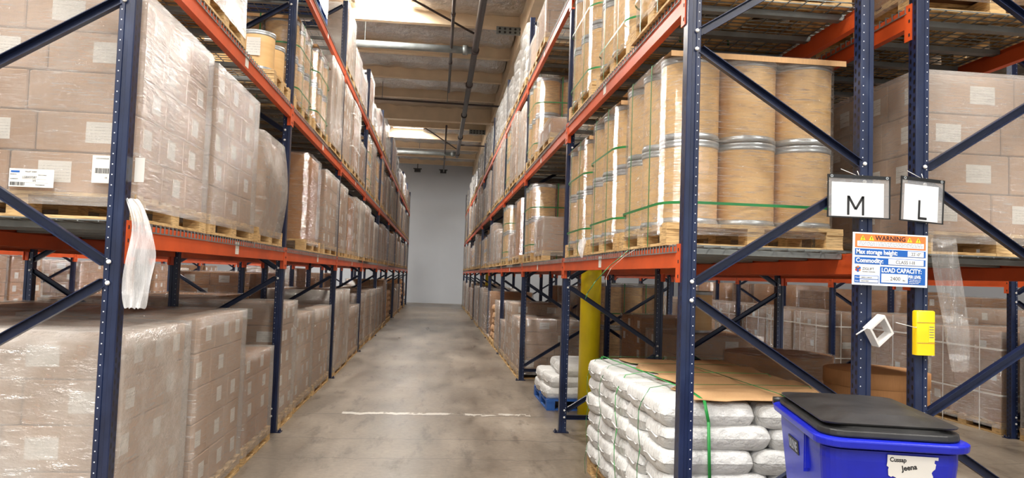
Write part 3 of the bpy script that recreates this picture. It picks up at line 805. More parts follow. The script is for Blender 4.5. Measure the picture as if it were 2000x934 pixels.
# left rack
s = [(3.80, 4.93, 2.935, 'carton'), (4.98, 6.15, 2.915, 'carton'), (6.30, 7.31, 2.74, 'bulge'), (8.45, 9.58, 2.90, 'octabin'), (9.84, 11.12, 2.90, 'carton'), (11.4, 12.22, 2.9, 'carton'), (12.4, 13.3, 2.83, 'tallbrown'), (13.36, 14.0, 2.9, 'carton'), (14.06, 14.88, 2.9, 'thick')]
s = fill(s, 15.05, 37.2, 2.7, 2.98, ['carton', 'carton', 'thick', 'tallbrown'], yoff=D0L)
row("on the left rack's first shelf", "loads on the left rack's first shelf", Z1+DK, -2.59, -1.49, 'right', s)
s = [(4.6, 5.6, 3.75, 'small'), (6.62, 7.36, 3.70, 'opendrums'), (7.55, 8.6, 4.14, 'drums'), (8.66, 9.75, 4.2, 'drums'), (9.85, 11.0, 4.42, 'thick'), (11.3, 12.3, 4.42, 'carton'), (12.4, 13.5, 4.42, 'brown'), (13.6, 14.75, 3.98, 'small')]
s = fill(s, 15.05, 37.2, 4.1, 4.48, ['carton', 'brown', 'thick', 'carton', 'drums'], yoff=D0L)
row("on the left rack's second shelf", "loads on the left rack's second shelf", Z2+DK, -2.59, -1.49, 'right', s)
s = [(6.0, 7.0, 4.9, 'small_b'), (8.2, 9.3, 5.0, 'small_b'), (11.25, 12.3, 5.65, 'thick'), (12.4, 13.5, 5.35, 'pinkc'), (13.6, 14.7, 5.3, 'pinkc')]
s = fill(s, 15.05, 37.2, 5.2, 5.7, ['pinkc', 'thick', 'pinkc', 'sacks'], yoff=D0L)
row("on the left rack's third shelf", "loads on the left rack's third shelf", Z3+DK, -2.59, -1.49, 'right', s)
s = [(3.69, 4.775, 1.235, 'thick'), (4.86, 6.03, 1.25, 'carton'), (6.13, 7.125, .86, 'small'), (7.5, 8.25, 1.24, 'carton'), (8.36, 9.45, 1.08, 'carton'), (9.57, 10.92, 1.08, 'carton'),
     (11.3, 12.93, 1.27, 'thick'), (13.1, 14.8, .94, 'carton'), (14.95, 16.1, 1.13, 'carton'), (16.3, 17.4, 1.17, 'carton'), (17.45, 18.6, 1.17, 'carton'), (18.8, 19.9, 1.17, 'carton'), (20.0, 21.1, 1.17, 'carton'), (21.3, 22.35, 1.36, 'tallbrown'), (22.6, 23.7, .95, 'tansacks'), (23.8, 24.9, 1.0, 'tansacks')]
s = fill(s, 26.3, 37.0, 1.0, 1.3, ['carton', 'tallbrown', 'tansacks'], yoff=D0L)
row("on the floor under the left rack", "loads on the floor under the left rack", 0, -2.6, -1.495, 'right', s)
# rear left rack
s = [(3.8, 4.9, 1.22, 'thick'), (5.0, 6.1, 1.2, 'carton'), (6.2, 7.3, 1.2, 'carton'), (7.6, 8.7, 1.22, 'carton'), (8.8, 9.9, 1.2, 'carton'), (10.1, 11.1, 1.2, 'tallbrown'), (11.4, 12.4, 1.5, 'tallbrown'), (12.6, 13.6, 1.5, 'pinkc'), (15.2, 16.3, 1.6, 'tallbrown'), (16.5, 17.6, 1.4, 'tallbrown'), (19.0, 20.1, 1.5, 'tallbrown')]
row("on the floor under the rear left rack", "loads under the rear left rack", 0, -3.86, -2.78, 'right', s, (5, 12))
s = [(3.8, 4.9, 2.9, 'carton'), (5.0, 6.2, 2.9, 'carton'), (6.3, 7.3, 2.8, 'carton'), (7.7, 8.8, 2.85, 'tallbrown'), (8.9, 10.1, 2.9, 'carton')]
row("on the rear left rack's first shelf", "loads on the rear left rack", Z1+.002, -3.86, -2.78, 'right', s, (0, 0))
s = [(7.8, 8.9, 1.5, 'drums'), (9.0, 10.1, 1.62, 'tallbrown'), (10.2, 11.2, 1.3, 'pinkc'), (11.6, 12.7, 1.65, 'tallbrown'), (12.8, 13.8, 1.65, 'tallbrown'), (15.2, 16.3, 1.6, 'tallbrown'), (16.5, 17.6, 1.6, 'brown'), (17.7, 18.7, 1.6, 'octabin'), (19.0, 20.1, 1.6, 'tallbrown'), (20.3, 21.4, 1.5, 'carton'), (23.0, 24.2, 1.6, 'tallbrown')]
row("on the floor under the outer left rack", "loads under the outer left rack", 0, -7.95, -6.9, 'right', s, (4, 30))
# rear right rack (its back is toward the right rack)
s = [(3.93, 5.0, 2.845, 'carton'), (5.1, 6.2, 2.85, 'carton'), (6.35, 7.4, 2.8, 'brown'), (7.8, 8.9, 2.8, 'carton'), (9.0, 10.1, 2.8, 'carton')]
row("on the rear right rack's first shelf", "loads on the rear right rack", Z1+DK, 2.70, 3.78, 'left', s, (5.05, 6.3))
s = [(3.95, 5.05, 4.2, 'tallbrown'), (5.15, 6.25, 4.3, 'carton'), (6.35, 7.45, 4.3, 'pinkc')]
row("on the rear right rack's second shelf", "upper loads on the rear right rack", Z2+DK, 2.65, 3.72, 'left', s, (0, 0))
s = [(8.15, 9.3, .98, 'small'), (9.55, 10.6, 1.10, 'tallbrown'), (11.65, 12.75, 1.52, 'drums'), (12.85, 13.9, 1.5, 'tallbrown'), (15.2, 16.3, 1.4, 'carton'), (16.5, 17.5, 1.4, 'octabin')]
row("on the floor under the rear right rack", "loads under the rear right rack", 0, 2.66, 3.72, 'left', s, (8.5, 14))
s = [(6.55, 7.5, 1.32, 'carton'), (7.75, 9.0, 1.15, 'brown'), (9.45, 10.6, 1.22, 'brown'), (10.75, 11.3, 1.15, 'brown'), (11.5, 12.6, 1.15, 'brown'), (12.7, 13.7, 1.15, 'brown'), (13.8, 14.9, 1.15, 'brown'), (15.2, 16.3, 1.15, 'brown'), (16.4, 17.5, 1.15, 'brown'), (17.6, 18.6, 1.15, 'brown'), (19.0, 20.1, 1.15, 'brown'), (20.2, 21.3, 1.15, 'brown')]
row("on the floor under the far right rack", "strapped loads under the far right rack", 0, 6.32, 7.36, 'left', s, (5, 17))
s = [(9.0, 10.1, 1.35, 'small'), (10.3, 11.4, 1.5, 'tallbrown'), (11.6, 12.7, 1.55, 'octabin'), (12.8, 13.9, 1.55, 'octabin'), (14.0, 15.1, 1.5, 'tallbrown'), (15.2, 16.3, 1.6, 'octabin'), (16.4, 17.5, 1.6, 'octabin'), (17.6, 18.6, 1.6, 'tallbrown'), (19.0, 20.1, 1.6, 'octabin'), (20.2, 21.3, 1.6, 'octabin'), (21.5, 22.6, 1.5, 'tallbrown')]
row("in the outermost floor row at right", "outermost floor row at right", 0, 7.65, 8.7, 'left', s, (0, 14))

# ------------------------------------------------------------------ strapped white sack stack (right rack, floor, nearest)
SX0, SX1, SY0, SY1 = 1.27, 2.40, 4.02, 6.12
o = obj('wooden_pallet', pallet_mesh(SX1-SX0-.04, SY1-SY0-.06), None, ((SX0+SX1)/2, (SY0+SY1)/2, 0)); tag(o, 'long wooden pallet under the strapped stack of white sacks', 'pallet')
nl = 6; SH = .131; zc = PH
for k in range(nl):
    split = .56 if k % 2 == 0 else .48
    fl = [0, .0, .02, -.01, .02, 0][k]
    for j in range(5):
        dy = (SY1-SY0)/5; yc = SY0+dy*(j+.5)+((-.03 if k % 2 else .03) if 0 < j < 4 else 0)
        a = SX0+fl*.5; mid = SX0+(SX1-SX0)*split+rnd(-.015, .015)
        for side, (x0, x1) in enumerate(((a, mid), (mid, SX1))):
            me = sack_mesh(x1-x0+.016, dy*1.03, SH*1.06, (k+j*2+side) % 5)
            o = obj('sack', me, None, ((x0+x1)/2+rnd(-.006, .006), yc+rnd(-.006, .006), zc-.003), (rnd(-.02, .02), rnd(-.015, .015), rnd(-.03, .03)))
            tag(o, 'white sack in the strapped stack, %s layer up, %s in %s row' % (ORD[k], ORD[j], ['the aisle-side', 'the inner'][side]), 'sack', 'white sacks in the strapped stack')
    zc += SH
ZT = zc+.006
q = MB(); nx, ny = 16, 28
for i in range(nx+1):
    for j in range(ny+1):
        u, v = i/nx, j/ny
        x = SX0+.16+(SX1-SX0-.14)*u; y = SY0-.02+(SY1-SY0-.02)*v
        if i == 0: x += .05*math.sin(j*.9)*(1 if 5 < j < 24 else .3)
        if j == 0: y += .012*math.sin(i*1.7)
        x += .12*(1-u)*math.sin(v*2.2)
        q.v.append((x, y, ZT+.016+.012*noise.noise(Vector((x*3, y*3, 1)))+(.016*max(0, math.sin(y*9+x))**4)))
for i in range(nx):
    for j in range(ny):
        a = i*(ny+1)+j; q.f.append((a, a+ny+1, a+ny+2, a+1)); q.m.append(0); q.sm.append(True)
o = obj('cardboard_sheet', q.mesh('cardboard_sheet', M['card_sheet'])); sm = o.modifiers.new('thick', 'SOLIDIFY'); sm.thickness = .004
tag(o, 'creased brown cardboard sheet lying on top of the strapped white sacks', 'cardboard sheet')
def strap_path(pts, wd, mat, label, axis='y', group='green straps round the white sacks'):
    q = MB()
    for a, b in zip(pts[:-1], pts[1:]):
        a, b = Vector(a), Vector(b); side = Vector((0, wd/2, 0)) if axis == 'y' else Vector((wd/2, 0, 0))
        q.quad(tuple(a-side), tuple(a+side), tuple(b+side), tuple(b-side), 0, True)
    o = obj('strap', q.mesh('strap', M[mat])); sm = o.modifiers.new('t', 'SOLIDIFY'); sm.thickness = .0015
    return tag(o, label, 'strap', group)
for n, (yy, wd, mt) in enumerate(((4.42, .012, 'strap_green'), (5.0, .016, 'strap_green_bright'), (5.5, .010, 'strap_green'), (5.95, .01, 'strap_green'))):
    pts = [(SX0-.022, yy, .02)]+[(SX0-.022-.010*math.sin(k*2.2), yy+.004*math.sin(k), .02+(ZT-.03)*k/8) for k in range(1, 8)]+[(SX0-.01, yy, ZT-.07), (SX0+.04, yy, ZT+.015), (SX0+.16, yy+.01, ZT+.036), (SX0+.6, yy+.05, ZT+.038), (SX1-.05, yy+.06, ZT+.036), (SX1+.02, yy+.06, ZT-.02), (SX1+.03, yy+.06, .05)]
    strap_path(pts, wd, mt, 'green strap crossing the white sack stack from the aisle, %s from its near end' % ORD[n])
for n, xx in enumerate((1.50, 2.02)):
    pts = [(xx+.03, SY0-.035, .03), (xx+.03, SY0-.04, .45), (xx+.015, SY0-.04, ZT-.1), (xx, SY0-.01, ZT+.012), (xx-.02, SY0+.12, ZT+.036), (xx-.06, SY0+1.0, ZT+.040), (xx-.12, SY1-.1, ZT+.034), (xx-.12, SY1+.03, ZT-.05), (xx-.12, SY1+.04, .05)]
    strap_path(pts, .018 if n == 0 else .01, 'strap_green_bright' if n == 0 else 'strap_green', 'green strap running lengthwise over the white sack stack, %s one' % ['aisle-side', 'inner'][n], 'x')

# ------------------------------------------------------------------ blue pallet with loose white sacks
o = obj('blue_pallet', pallet_mesh(1.0, 1.18, 'blue'), None, (1.86, 9.42, 0)); tag(o, 'blue painted pallet on the floor carrying a few white sacks', 'pallet')
sp_ = [(1.60, 9.12, 0, 0), (1.60, 9.68, 0, 0), (2.13, 9.12, 0, 0), (2.13, 9.68, 0, 0), (1.63, 9.12, 1, .06), (1.61, 9.68, 1, 0), (2.15, 9.14, 1, 0), (1.85, 9.12, 2, .05), (1.88, 9.66, 2, 0)]
for n, (x, y, k, r) in enumerate(sp_):
    o = obj('sack', sack_mesh(.52 if k < 2 else .68, .53, .15, n % 5), None, (x, y, PH-.006+k*.135), (0, 0, r+rnd(-.06, .06)))
    tag(o, 'white sack on the blue pallet, %s layer, %s' % (['bottom', 'middle', 'top'][k], ['aisle side near', 'aisle side far', 'rack side near', 'rack side far', 'aisle side near', 'aisle side far', 'rack side near', 'near end', 'far end'][n]), 'sack', 'loose white sacks on the blue pallet')
# big wrapped rounds on pallets
def roundload(x, y, r, z, lab, wrapm):
    e = empty('round_carton_load', (x, y, 0)); obj('pallet', pallet_mesh(2*r+.05, 2*r+.05), e)
    q = MB(); q.lathe([(0, PH), (r, PH), (r, z-.012), (r-.004, z-.004), (r-.012, z), (0, z)], 48)
    q.lathe([(r+.004, z-.11), (r+.006, z-.108), (r+.006, z-.001), (r-.01, z+.004), (0, z+.005)], 48)
    obj('round_carton', q.mesh('round_carton', M['card_brown']), e)
    if wrapm:
        obj('stretch_wrap', shell(2*r+.02, 2*r+.02, z-.05, r, wrapm, .012, x*7, 10), e, (0, 0, .06))
    return tag(e, lab, 'pallet load')
roundload(3.16, 6.60, .47, .96, 'low round brown carton load wrapped in clear film behind the white sacks', 'wrap_clear')
e = roundload(3.40, 5.45, .37, .96, 'low round brown carton load with white label beside the blue bin', None)
obj('paper_label', label_mesh('y', .26, .18), e, (-.12, -.372, .62))
e = empty('fibre_drum', (3.15, 8.75, .985)); b_, c_, d_ = drum_meshes(.19, .50, 2); obj('drum_body', b_, e); obj('lid_ring', c_, e); obj('base_chime', d_, e)
tag(e, 'single tan fibre drum standing on low cartons behind the white sacks', 'drum')

# ------------------------------------------------------------------ text helper
def text(s, size, mat, parent, loc, rot=(PI/2, 0, 0), name='lettering', bold=0, align='LEFT', sx=1, ext=.0004):
    c = bpy.data.curves.new('t', 'FONT'); c.body = s; c.size = size; c.align_x = align; c.extrude = ext; c.offset = bold; c.resolution_u = 3
    o = bpy.data.objects.new('t', c); col.objects.link(o); dg = bpy.context.evaluated_depsgraph_get()
    me = bpy.data.meshes.new_from_object(o.evaluated_get(dg)); bpy.data.objects.remove(o); me.materials.clear(); me.materials.append(M[mat])
    t_ = obj(name, me, parent, loc, rot); t_.scale = (sx, 1, 1); return t_
def plate(parent, x0, x1, z0, z1, y, mat, name='panel', th=.001):
    q = MB(); q.box(x0, x1, y-th, y, z0, z1); return obj(name, q.mesh(name, M[mat]), parent)
def polyplate(pts, y, th=.001):
    q = MB(); n = len(pts)
    q.v = [(x, y-th, z) for x, z in pts]+[(x, y, z) for x, z in pts]
    q.f = [tuple(range(n)), tuple(range(n, 2*n))[::-1]]+[(i, i+n, (i+1) % n+n, (i+1) % n) for i in range(n)]; q.m = [0]*len(q.f); q.sm = [False]*len(q.f); return q

# ------------------------------------------------------------------ row signs M and L
def row_sign(letter, x, y, z, w, h, rz, tilt, lab):
    e = empty('row_sign', (x, y, z), rz); e.rotation_euler = (0, tilt, rz)
    plate(e, -w/2, w/2, -h/2, h/2, 0, 'pouch', 'clear_pouch', .002)
    q = MB(); t_ = .004
    q.box(-w/2-t_, w/2+t_, -.005, .002, h/2-.012, h/2+.006); q.box(-w/2-t_, w/2+t_, -.004, .002, -h/2-.004, -h/2+.002)
    for s in (-1, 1): q.box(s*w/2-t_*.8, s*w/2+t_*.8, -.004, .002, -h/2, h/2)
    obj('black_binding', q.mesh('black_binding', M['black']), e)
    plate(e, -w/2+.02, w/2-.035, -h/2+.004, h/2-.035, -.0025, 'sign_white', 'paper_sheet', .0008)
    # letter as strokes
    H_ = .105; W_ = .085 if letter == 'M' else .05; st = .013; y_ = -.0045
    q = MB(); bz = -h/2+.012; cx = -.02 if letter == 'M' else .005
    def stroke(x0, z0, x1, z1): q.bar((x0, y_, z0), (x1, y_, z1), st, .001, up=(0, 1, 0))
    if letter == 'M':
        stroke(cx-W_/2, bz, cx-W_/2, bz+H_); stroke(cx+W_/2, bz, cx+W_/2, bz+H_)
        stroke(cx-W_/2+.002, bz+H_-.004, cx, bz+H_*.3); stroke(cx, bz+H_*.3, cx+W_/2-.002, bz+H_-.004)
    else:
        stroke(cx-W_/2, bz, cx-W_/2, bz+H_); stroke(cx-W_/2-.006, bz+.006, cx+W_/2, bz+.006)
    obj('letter', q.mesh('letter', M['ink']), e)
    for s in (-1, 1):
        q = MB(); q.lathe([(.004, 0), (.008, .001), (.008, .003), (.004, .003)], 12); obj('eyelet', q.mesh('eyelet', M['galv']), e, (s*(w/2-.018), -.005, h/2-.004), (PI/2, 0, 0))
    q = MB(); q.tube((0, -.002, h/2+.002), (-.01, .0, h/2+.03), .002, 6); q.tube((-.002, -.002, h/2), (-.11, -.01, h/2+.035), .0016, 6); obj('cable_tie', q.mesh('cable_tie', M['white_dark']), e)
    return tag(e, lab, 'sign', 'row letter signs')
row_sign('M', 2.273, 3.812, 2.083, .355, .225, 0, .0, 'clear pouch sign with the letter M tied to the rack post')
row_sign('L', 2.632, 3.80, 2.078, .272, .235, .12, .04, 'clear pouch sign with the letter L, tied to the post beside the letter M')
# ------------------------------------------------------------------ load capacity sign (0..430 x 0..285 mm)
e = empty('load_sign', (2.231, 3.802, 1.605)); e.rotation_euler = (0, .012, 0)
W_, H_ = .432, .285
plate(e, 0, W_, 0, H_, 0, 'sign_white', 'board', .004)
Y1_ = -.0041; Y2_ = -.0053
plate(e, .012, .420, .203, .277, Y1_, 'sign_orange', 'orange_band')
plate(e, .024, .408, .210, .238, Y2_, 'sign_white', 'fine_print_panel')
for k in range(3):
    q = MB()
    xx = .034
    while xx < .395:
        l_ = rnd(.006, .02); q.box(xx, min(xx+l_, .4), Y2_-.0016, Y2_-.001, .2315-k*.008, .2335-k*.008); xx += l_+.004
    o = obj('fine_print', q.mesh('fine_print', M['greyink']), e)
text('WARNING', .036, 'ink', e, (.215, -.006, .246), align='CENTER', bold=.0004, sx=1.0)
for x in (.055, .105, .325, .375):
    obj('warning_triangle', polyplate([(x-.015, .243), (x+.015, .243), (x, .269)], Y2_).mesh('warning_triangle', M['sign_yellow']), e)
    q = MB(); q.box(x-.0015, x+.0015, Y2_-.002, Y2_-.001, .251, .262); q.box(x-.0015, x+.0015, Y2_-.002, Y2_-.001, .246, .249); obj('exclamation_mark', q.mesh('exclamation_mark', M['ink']), e)
plate(e, .012, .420, .161, .197, Y1_, 'sign_blue', 'blue_band'); plate(e, .315, .408, .164, .194, Y2_, 'sign_white', 'value_panel')
text('Max storage height:', .0345, 'sign_white', e, (.018, -.006, .169), bold=.0009, sx=.87); text("22'-0\"", .024, 'greyink', e, (.335, -.007, .171))
plate(e, .012, .420, .114, .150, Y1_, 'sign_blue', 'blue_band'); plate(e, .205, .408, .117, .147, Y2_, 'sign_white', 'value_panel')
text('Commodity:', .0345, 'sign_white', e, (.018, -.006, .122), bold=.0009, sx=.9); text('CLASS I-III', .026, 'greyink', e, (.245, -.007, .123))
plate(e, .158, .420, .012, .104, Y1_, 'sign_blue', 'blue_band'); plate(e, .166, .318, .018, .066, Y2_, 'sign_white', 'value_panel')
text('LOAD CAPACITY:', .034, 'sign_white', e, (.165, -.006, .074), bold=.0009, sx=.86); text('PER LEVEL', .023, 'sign_white', e, (.321, -.006, .047), bold=.0007, sx=.72)
text('2400', .030, 'greyink', e, (.215, -.007, .031)); text('lbs.', .013, 'greyink', e, (.288, -.007, .029)); 
for k, s_ in enumerate(('*Must add loads to be', 'uniformly distributed', 'among beam level')): text(s_, .009, 'sign_white', e, (.325, -.006, .036-k*.009), sx=.85)
q = MB(); q.box(.170, .212, Y2_-.002, Y2_-.001, .029, .030); obj('underline', q.mesh('underline', M['greyink']), e)
plate(e, .009, .150, .058, .106, Y1_, 'sign_white', 'maker_panel')
text('ZIGLIFT', .020, 'greyink', e, (.055, -.006, .082)); text('MATERIAL HANDLING', .0075, 'greyink', e, (.055, -.006, .070))
for k in range(6):
    a = k*PI/3+.5; q = MB(); q.lathe([(0, 0), (.0068, 0), (.0068, .0008), (0, .0008)], 12)
    obj('emblem', q.mesh('emblem', M[['sign_blue', 'sign_orange', 'greyink', 'sign_red', 'sign_blue', 'sign_orange'][k]]), e, (.031+.011*math.cos(a), -.0052, .086+.011*math.sin(a)), (PI/2, 0, 0))
q = MB(); q.lathe([(0, 0), (.006, 0), (.006, .001), (0, .001)], 12); obj('emblem', q.mesh('emblem', M['sign_blue']), e, (.031, -.0053, .086), (PI/2, 0, 0))
plate(e, .012, .150, .012, .052, Y1_, 'sign_blue', 'blue_band')
for k, (l_, v_) in enumerate((('Client:', 'SIMEX CARGO'), ('Date:', '04/21/2024'))):
    z_ = .034-k*.019; plate(e, .042, .146, z_, z_+.015, Y2_, 'sign_white', 'value_panel'); text(l_, .010, 'sign_white', e, (.015, -.006, z_+.003)); text(v_, .0095, 'greyink', e, (.050, -.007, z_+.004))
tag(e, 'orange, blue and white load capacity warning sign spanning two rack posts', 'sign')
# ------------------------------------------------------------------ yellow box
e = empty('yellow_dispenser', (2.645, 3.80, 1.352))
q = shell(.108, .05, .235, .012, 'yellow_box', 0, 1, 2); q.name = 'case'; obj('case', q, e, (0, -.0, -.1175))
q = MB(); q.box(-.0555, .0555, -.0265, -.0245, .058, .0605); q.box(-.0555, .0555, -.0265, -.0245, -.052, -.0495); obj('seam', q.mesh('seam', M['card_brown']), e)
q = MB(); q.box(.012, .045, -.0268, -.0255, -.045, .048); obj('printed_sticker', q.mesh('printed_sticker', M['sign_yellow']), e)
for k in range(5): q = MB(); q.box(.015, .042, -.0275, -.0269, .034-k*.014, .038-k*.014); obj('print_line', q.mesh('print_line', M['greyink']), e)
q = MB(); q.tube((-.055, -.02, .03), (-.17, -.015, .055), .0018, 6); q.tube((-.055, -.02, .03), (-.04, .02, .055), .0018, 6); obj('cable_tie', q.mesh('cable_tie', M['white_dark']), e)
tag(e, 'yellow plastic box tied to the rack post below the warning sign', 'box')
# ------------------------------------------------------------------ hanging white frame
e = empty('hanging_label_roll', (2.385, 3.80, 1.36)); e.rotation_euler = (0.1, -.65, .2)
q = MB(); s1, s2, dp = .062, .050, .05
for a in range(4):
    c0 = [(-s1, -s1), (s1, -s1), (s1, s1), (-s1, s1)]; c1 = [(-s2, -s2), (s2, -s2), (s2, s2), (-s2, s2)]
    b_ = (a+1) % 4
    q.quad((c0[a][0], -dp/2, c0[a][1]), (c0[b_][0], -dp/2, c0[b_][1]), (c1[b_][0], -dp/2, c1[b_][1]), (c1[a][0], -dp/2, c1[a][1]))
    q.quad((c0[a][0], dp/2, c0[a][1]), (c1[a][0], dp/2, c1[a][1]), (c1[b_][0], dp/2, c1[b_][1]), (c0[b_][0], dp/2, c0[b_][1]))
    q.quad((c0[a][0], -dp/2, c0[a][1]), (c0[a][0], dp/2, c0[a][1]), (c0[b_][0], dp/2, c0[b_][1]), (c0[b_][0], -dp/2, c0[b_][1]))
    q.quad((c1[a][0], -dp/2, c1[a][1]), (c1[b_][0], -dp/2, c1[b_][1]), (c1[b_][0], dp/2, c1[b_][1]), (c1[a][0], dp/2, c1[a][1]))
obj('paper_ring', q.mesh('paper_ring', M['white_dark']), e)
q = MB(); q.tube((-.05, 0, .06), (-.135, 0, .075), .004, 6); obj('string', q.mesh('string', M['white_dark']), e)
tag(e, 'open square white paper ring hanging from a string between the posts', 'paper ring')

# ------------------------------------------------------------------ hanging films
def film(name, path, mat, lab, nw=8, seed=0, amp=.02):
    q = MB(); n = len(path)
    for i, (x, y, z, w_) in enumerate(path):
        for j in range(nw+1):
            u = j/nw-.5; ph = j*1.9+seed
            nn = noise.noise(Vector((j*.9+seed, i*.6, seed)))
            q.v.append((x+u*w_+.010*noise.noise(Vector((j*.5, i*.9, seed+3))), y+amp*math.sin(ph*.6)*(.25+abs(nn))+amp*2.2*nn, z+.012*math.sin(j*2.7+seed)*(1 if i in (0, n-1) else .2)))
    for i in range(n-1):
        for j in range(nw):
            a = i*(nw+1)+j; q.f.append((a, a+1, a+nw+2, a+nw+1)); q.m.append(0); q.sm.append(True)
    o = obj(name, q.mesh(name, M[mat])); sb = o.modifiers.new('s', 'SUBSURF'); sb.levels = 1; sb.render_levels = 2
    return tag(o, lab, 'plastic film')
film('plastic_film', [(-1.475, 3.69, 1.895, .05), (-1.44, 3.67, 1.86, .07), (-1.41, 3.66, 1.78, .08), (-1.40, 3.655, 1.70, .11), (-1.40, 3.655, 1.62, .125), (-1.41, 3.655, 1.53, .135), (-1.415, 3.655, 1.44, .12), (-1.415, 3.655, 1.375, .105)], 'film', 'crumpled white plastic film hanging from the corner of the near left pallet', 12, 1, .018)
film('plastic_film', [(2.75, 3.79, 1.87, .15), (2.755, 3.785, 1.78, .16), (2.775, 3.78, 1.66, .16), (2.80, 3.78, 1.52, .15), (2.82, 3.775, 1.38, .14), (2.835, 3.775, 1.25, .12), (2.84, 3.775, 1.15, .10)], 'film_clear', 'long strip of clear film hanging beside the yellow box', 14, 4, .007)
film('plastic_film', [(1.25, 6.3, 1.93, .05), (1.235, 6.3, 1.87, .07), (1.23, 6.3, 1.81, .05), (1.235, 6.3, 1.77, .03)], 'film', 'small knot of film hanging over the right rack beam', 5, 2)
strap_path([(1.29, 4.95, 1.79), (1.27, 5.0, 1.76), (1.23, 5.25, 1.68), (1.20, 5.55, 1.57), (1.19, 5.8, 1.47), (1.19, 5.87, 1.42)], .03, 'strap_green', 'loose green strap end hanging over the right rack beam', 'y', 'loose strap ends')
strap_path([(1.285, 4.75, 1.79), (1.25, 4.9, 1.745), (1.235, 5.2, 1.67), (1.235, 5.35, 1.60), (1.235, 5.33, 1.54)], .008, 'strap_white', 'thin white strap end hanging over the right rack beam', 'y', 'loose strap ends')

# ------------------------------------------------------------------ papers on the near left load
def paper(name, x, z, w_, h_, y, lab):
    e = empty(name, (x, y, z)); plate(e, -w_/2, w_/2, -h_/2, h_/2, 0, 'paper', 'sheet', .0008); return tag(e, lab, 'paper')
def barcode(parent, x0, x1, z0, z1, y):
    q = MB(); x = x0
    while x < x1:
        t_ = rnd(.0008, .003); q.box(x, min(x+t_, x1), y-.0006, y, z0, z1); x += t_+rnd(.001, .0025)
    obj('barcode', q.mesh('barcode', M['ink']), parent)
YP = 3.776
e = paper('pallet_sheet', -1.972, 1.982, .205, .088, YP, 'white pallet sheet with barcode and handwriting on the near left wrapped load')
text('PALLET SHEET', .0085, 'ink', e, (-.03, -.0012, .028)); text('MAWB NO.', .006, 'ink', e, (-.098, -.0012, .014)); text('BLK1S 737MAA', .006, 'ink', e, (.03, -.0012, .014))
text('LGBX07587', .0145, 'ink', e, (-.042, -.0012, -.001), sx=.9); text('NUMBER/QTY', .006, 'ink', e, (-.098, -.0012, -.008)); text('3/5', .013, 'ink', e, (.005, -.0012, -.017))
text('SGN2706BB1644', .006, 'ink', e, (.02, -.0012, -.034)); barcode(e, -.096, -.03, -.038, -.021, -.0009)
q = MB(); q.box(-.095, -.055, -.0015, -.0009, .025, .034); obj('logo_bar', q.mesh('logo_bar', M['sign_blue']), e)
q = MB(); q.box(-.045, .07, -.0014, -.0009, -.005, -.0045); q.box(-.03, .08, -.0014, -.0009, -.0225, -.022); obj('ruled_line', q.mesh('ruled_line', M['greyink']), e)
e = paper('shipping_paper', -1.645, 2.040, .10, .135, YP-.003, 'cream shipping paper with a barcode partly hidden by the near left post')
text('LOS ANGELES', .010, 'greyink', e, (-.035, -.0012, .05)); barcode(e, -.035, .03, -.02, .005, -.0009); text('10', .012, 'greyink', e, (.01, -.0012, -.045))
e = paper('shipping_paper', -1.472, 2.045, .045, .12, YP-.006, 'cream paper edge showing on the aisle side of the near left post')

# rack location placards
e = empty('location_placard', (2.6155, 5.02, 3.132), 0)
q = MB(); q.box(-.0012, 0, -.11, .11, -.055, .055); obj('board', q.mesh('board', M['sign_white']), e)
text('M-A-1', .055, 'ink', e, (-.0014, .09, .0), (PI/2, 0, -PI/2), bold=.001)
q = MB()
for k in range(8): q.box(-.0022, -.0013, -.02+k*.008, -.016+k*.008, -.042, -.012)
obj('barcode', q.mesh('barcode', M['ink']), e)
tag(e, 'white rack location placard on the orange beam between the posts', 'placard')

# ------------------------------------------------------------------ blue wheeled bin
ang = math.atan2(-.11, .5); e = empty('wheeled_bin', (1.84, 3.065, .03), -.235)
BW, BL = .56, .90
def ringpts(w_, l_, r_, n=6):
    out = []
    for cx, cy, a0 in ((w_/2-r_, -l_/2+r_, -PI/2), (w_/2-r_, l_/2-r_, 0), (-w_/2+r_, l_/2-r_, PI/2), (-w_/2+r_, -l_/2+r_, PI)):
        for i in range(n+1): a = a0+PI/2*i/n; out.append((cx+r_*math.cos(a), cy+r_*math.sin(a)))
    return out
def loft(rings, mat, name, cap0=True, cap1=True):
    q = MB(); n = len(rings[0][0])
    for pts, z, *dz in rings:
        for x, y in pts: q.v.append((x, y, z if not callable(z) else z(x, y)))
    for k in range(len(rings)-1):
        for i in range(n):
            j = (i+1) % n; q.f.append((k*n+i, k*n+j, (k+1)*n+j, (k+1)*n+i)); q.m.append(0); q.sm.append(False)
    if cap0: q.f.append(tuple(range(n))[::-1]); q.m.append(0); q.sm.append(False)
    if cap1: q.f.append(tuple((len(rings)-1)*n+i for i in range(n))); q.m.append(0); q.sm.append(False)
    me = q.mesh(name, M[mat]); return me
ZR_ = .985
b_ = obj('bin_body', loft([(ringpts(.36, .62, .06), .12), (ringpts(.50, .82, .08), .90), (ringpts(.50, .82, .08), .94)], 'blue_bin', 'bin_body'), e)
rim = obj('rim', loft([(ringpts(BW-.03, BL-.03, .09), .952), (ringpts(BW, BL, .10), .952), (ringpts(BW+.006, BL+.006, .10), .982), (ringpts(BW-.03, BL-.03, .09), .985)], 'blue_bin', 'rim'), e)
bv = rim.modifiers.new('b', 'BEVEL'); bv.width = .006; bv.segments = 2; bv.limit_method = 'ANGLE'
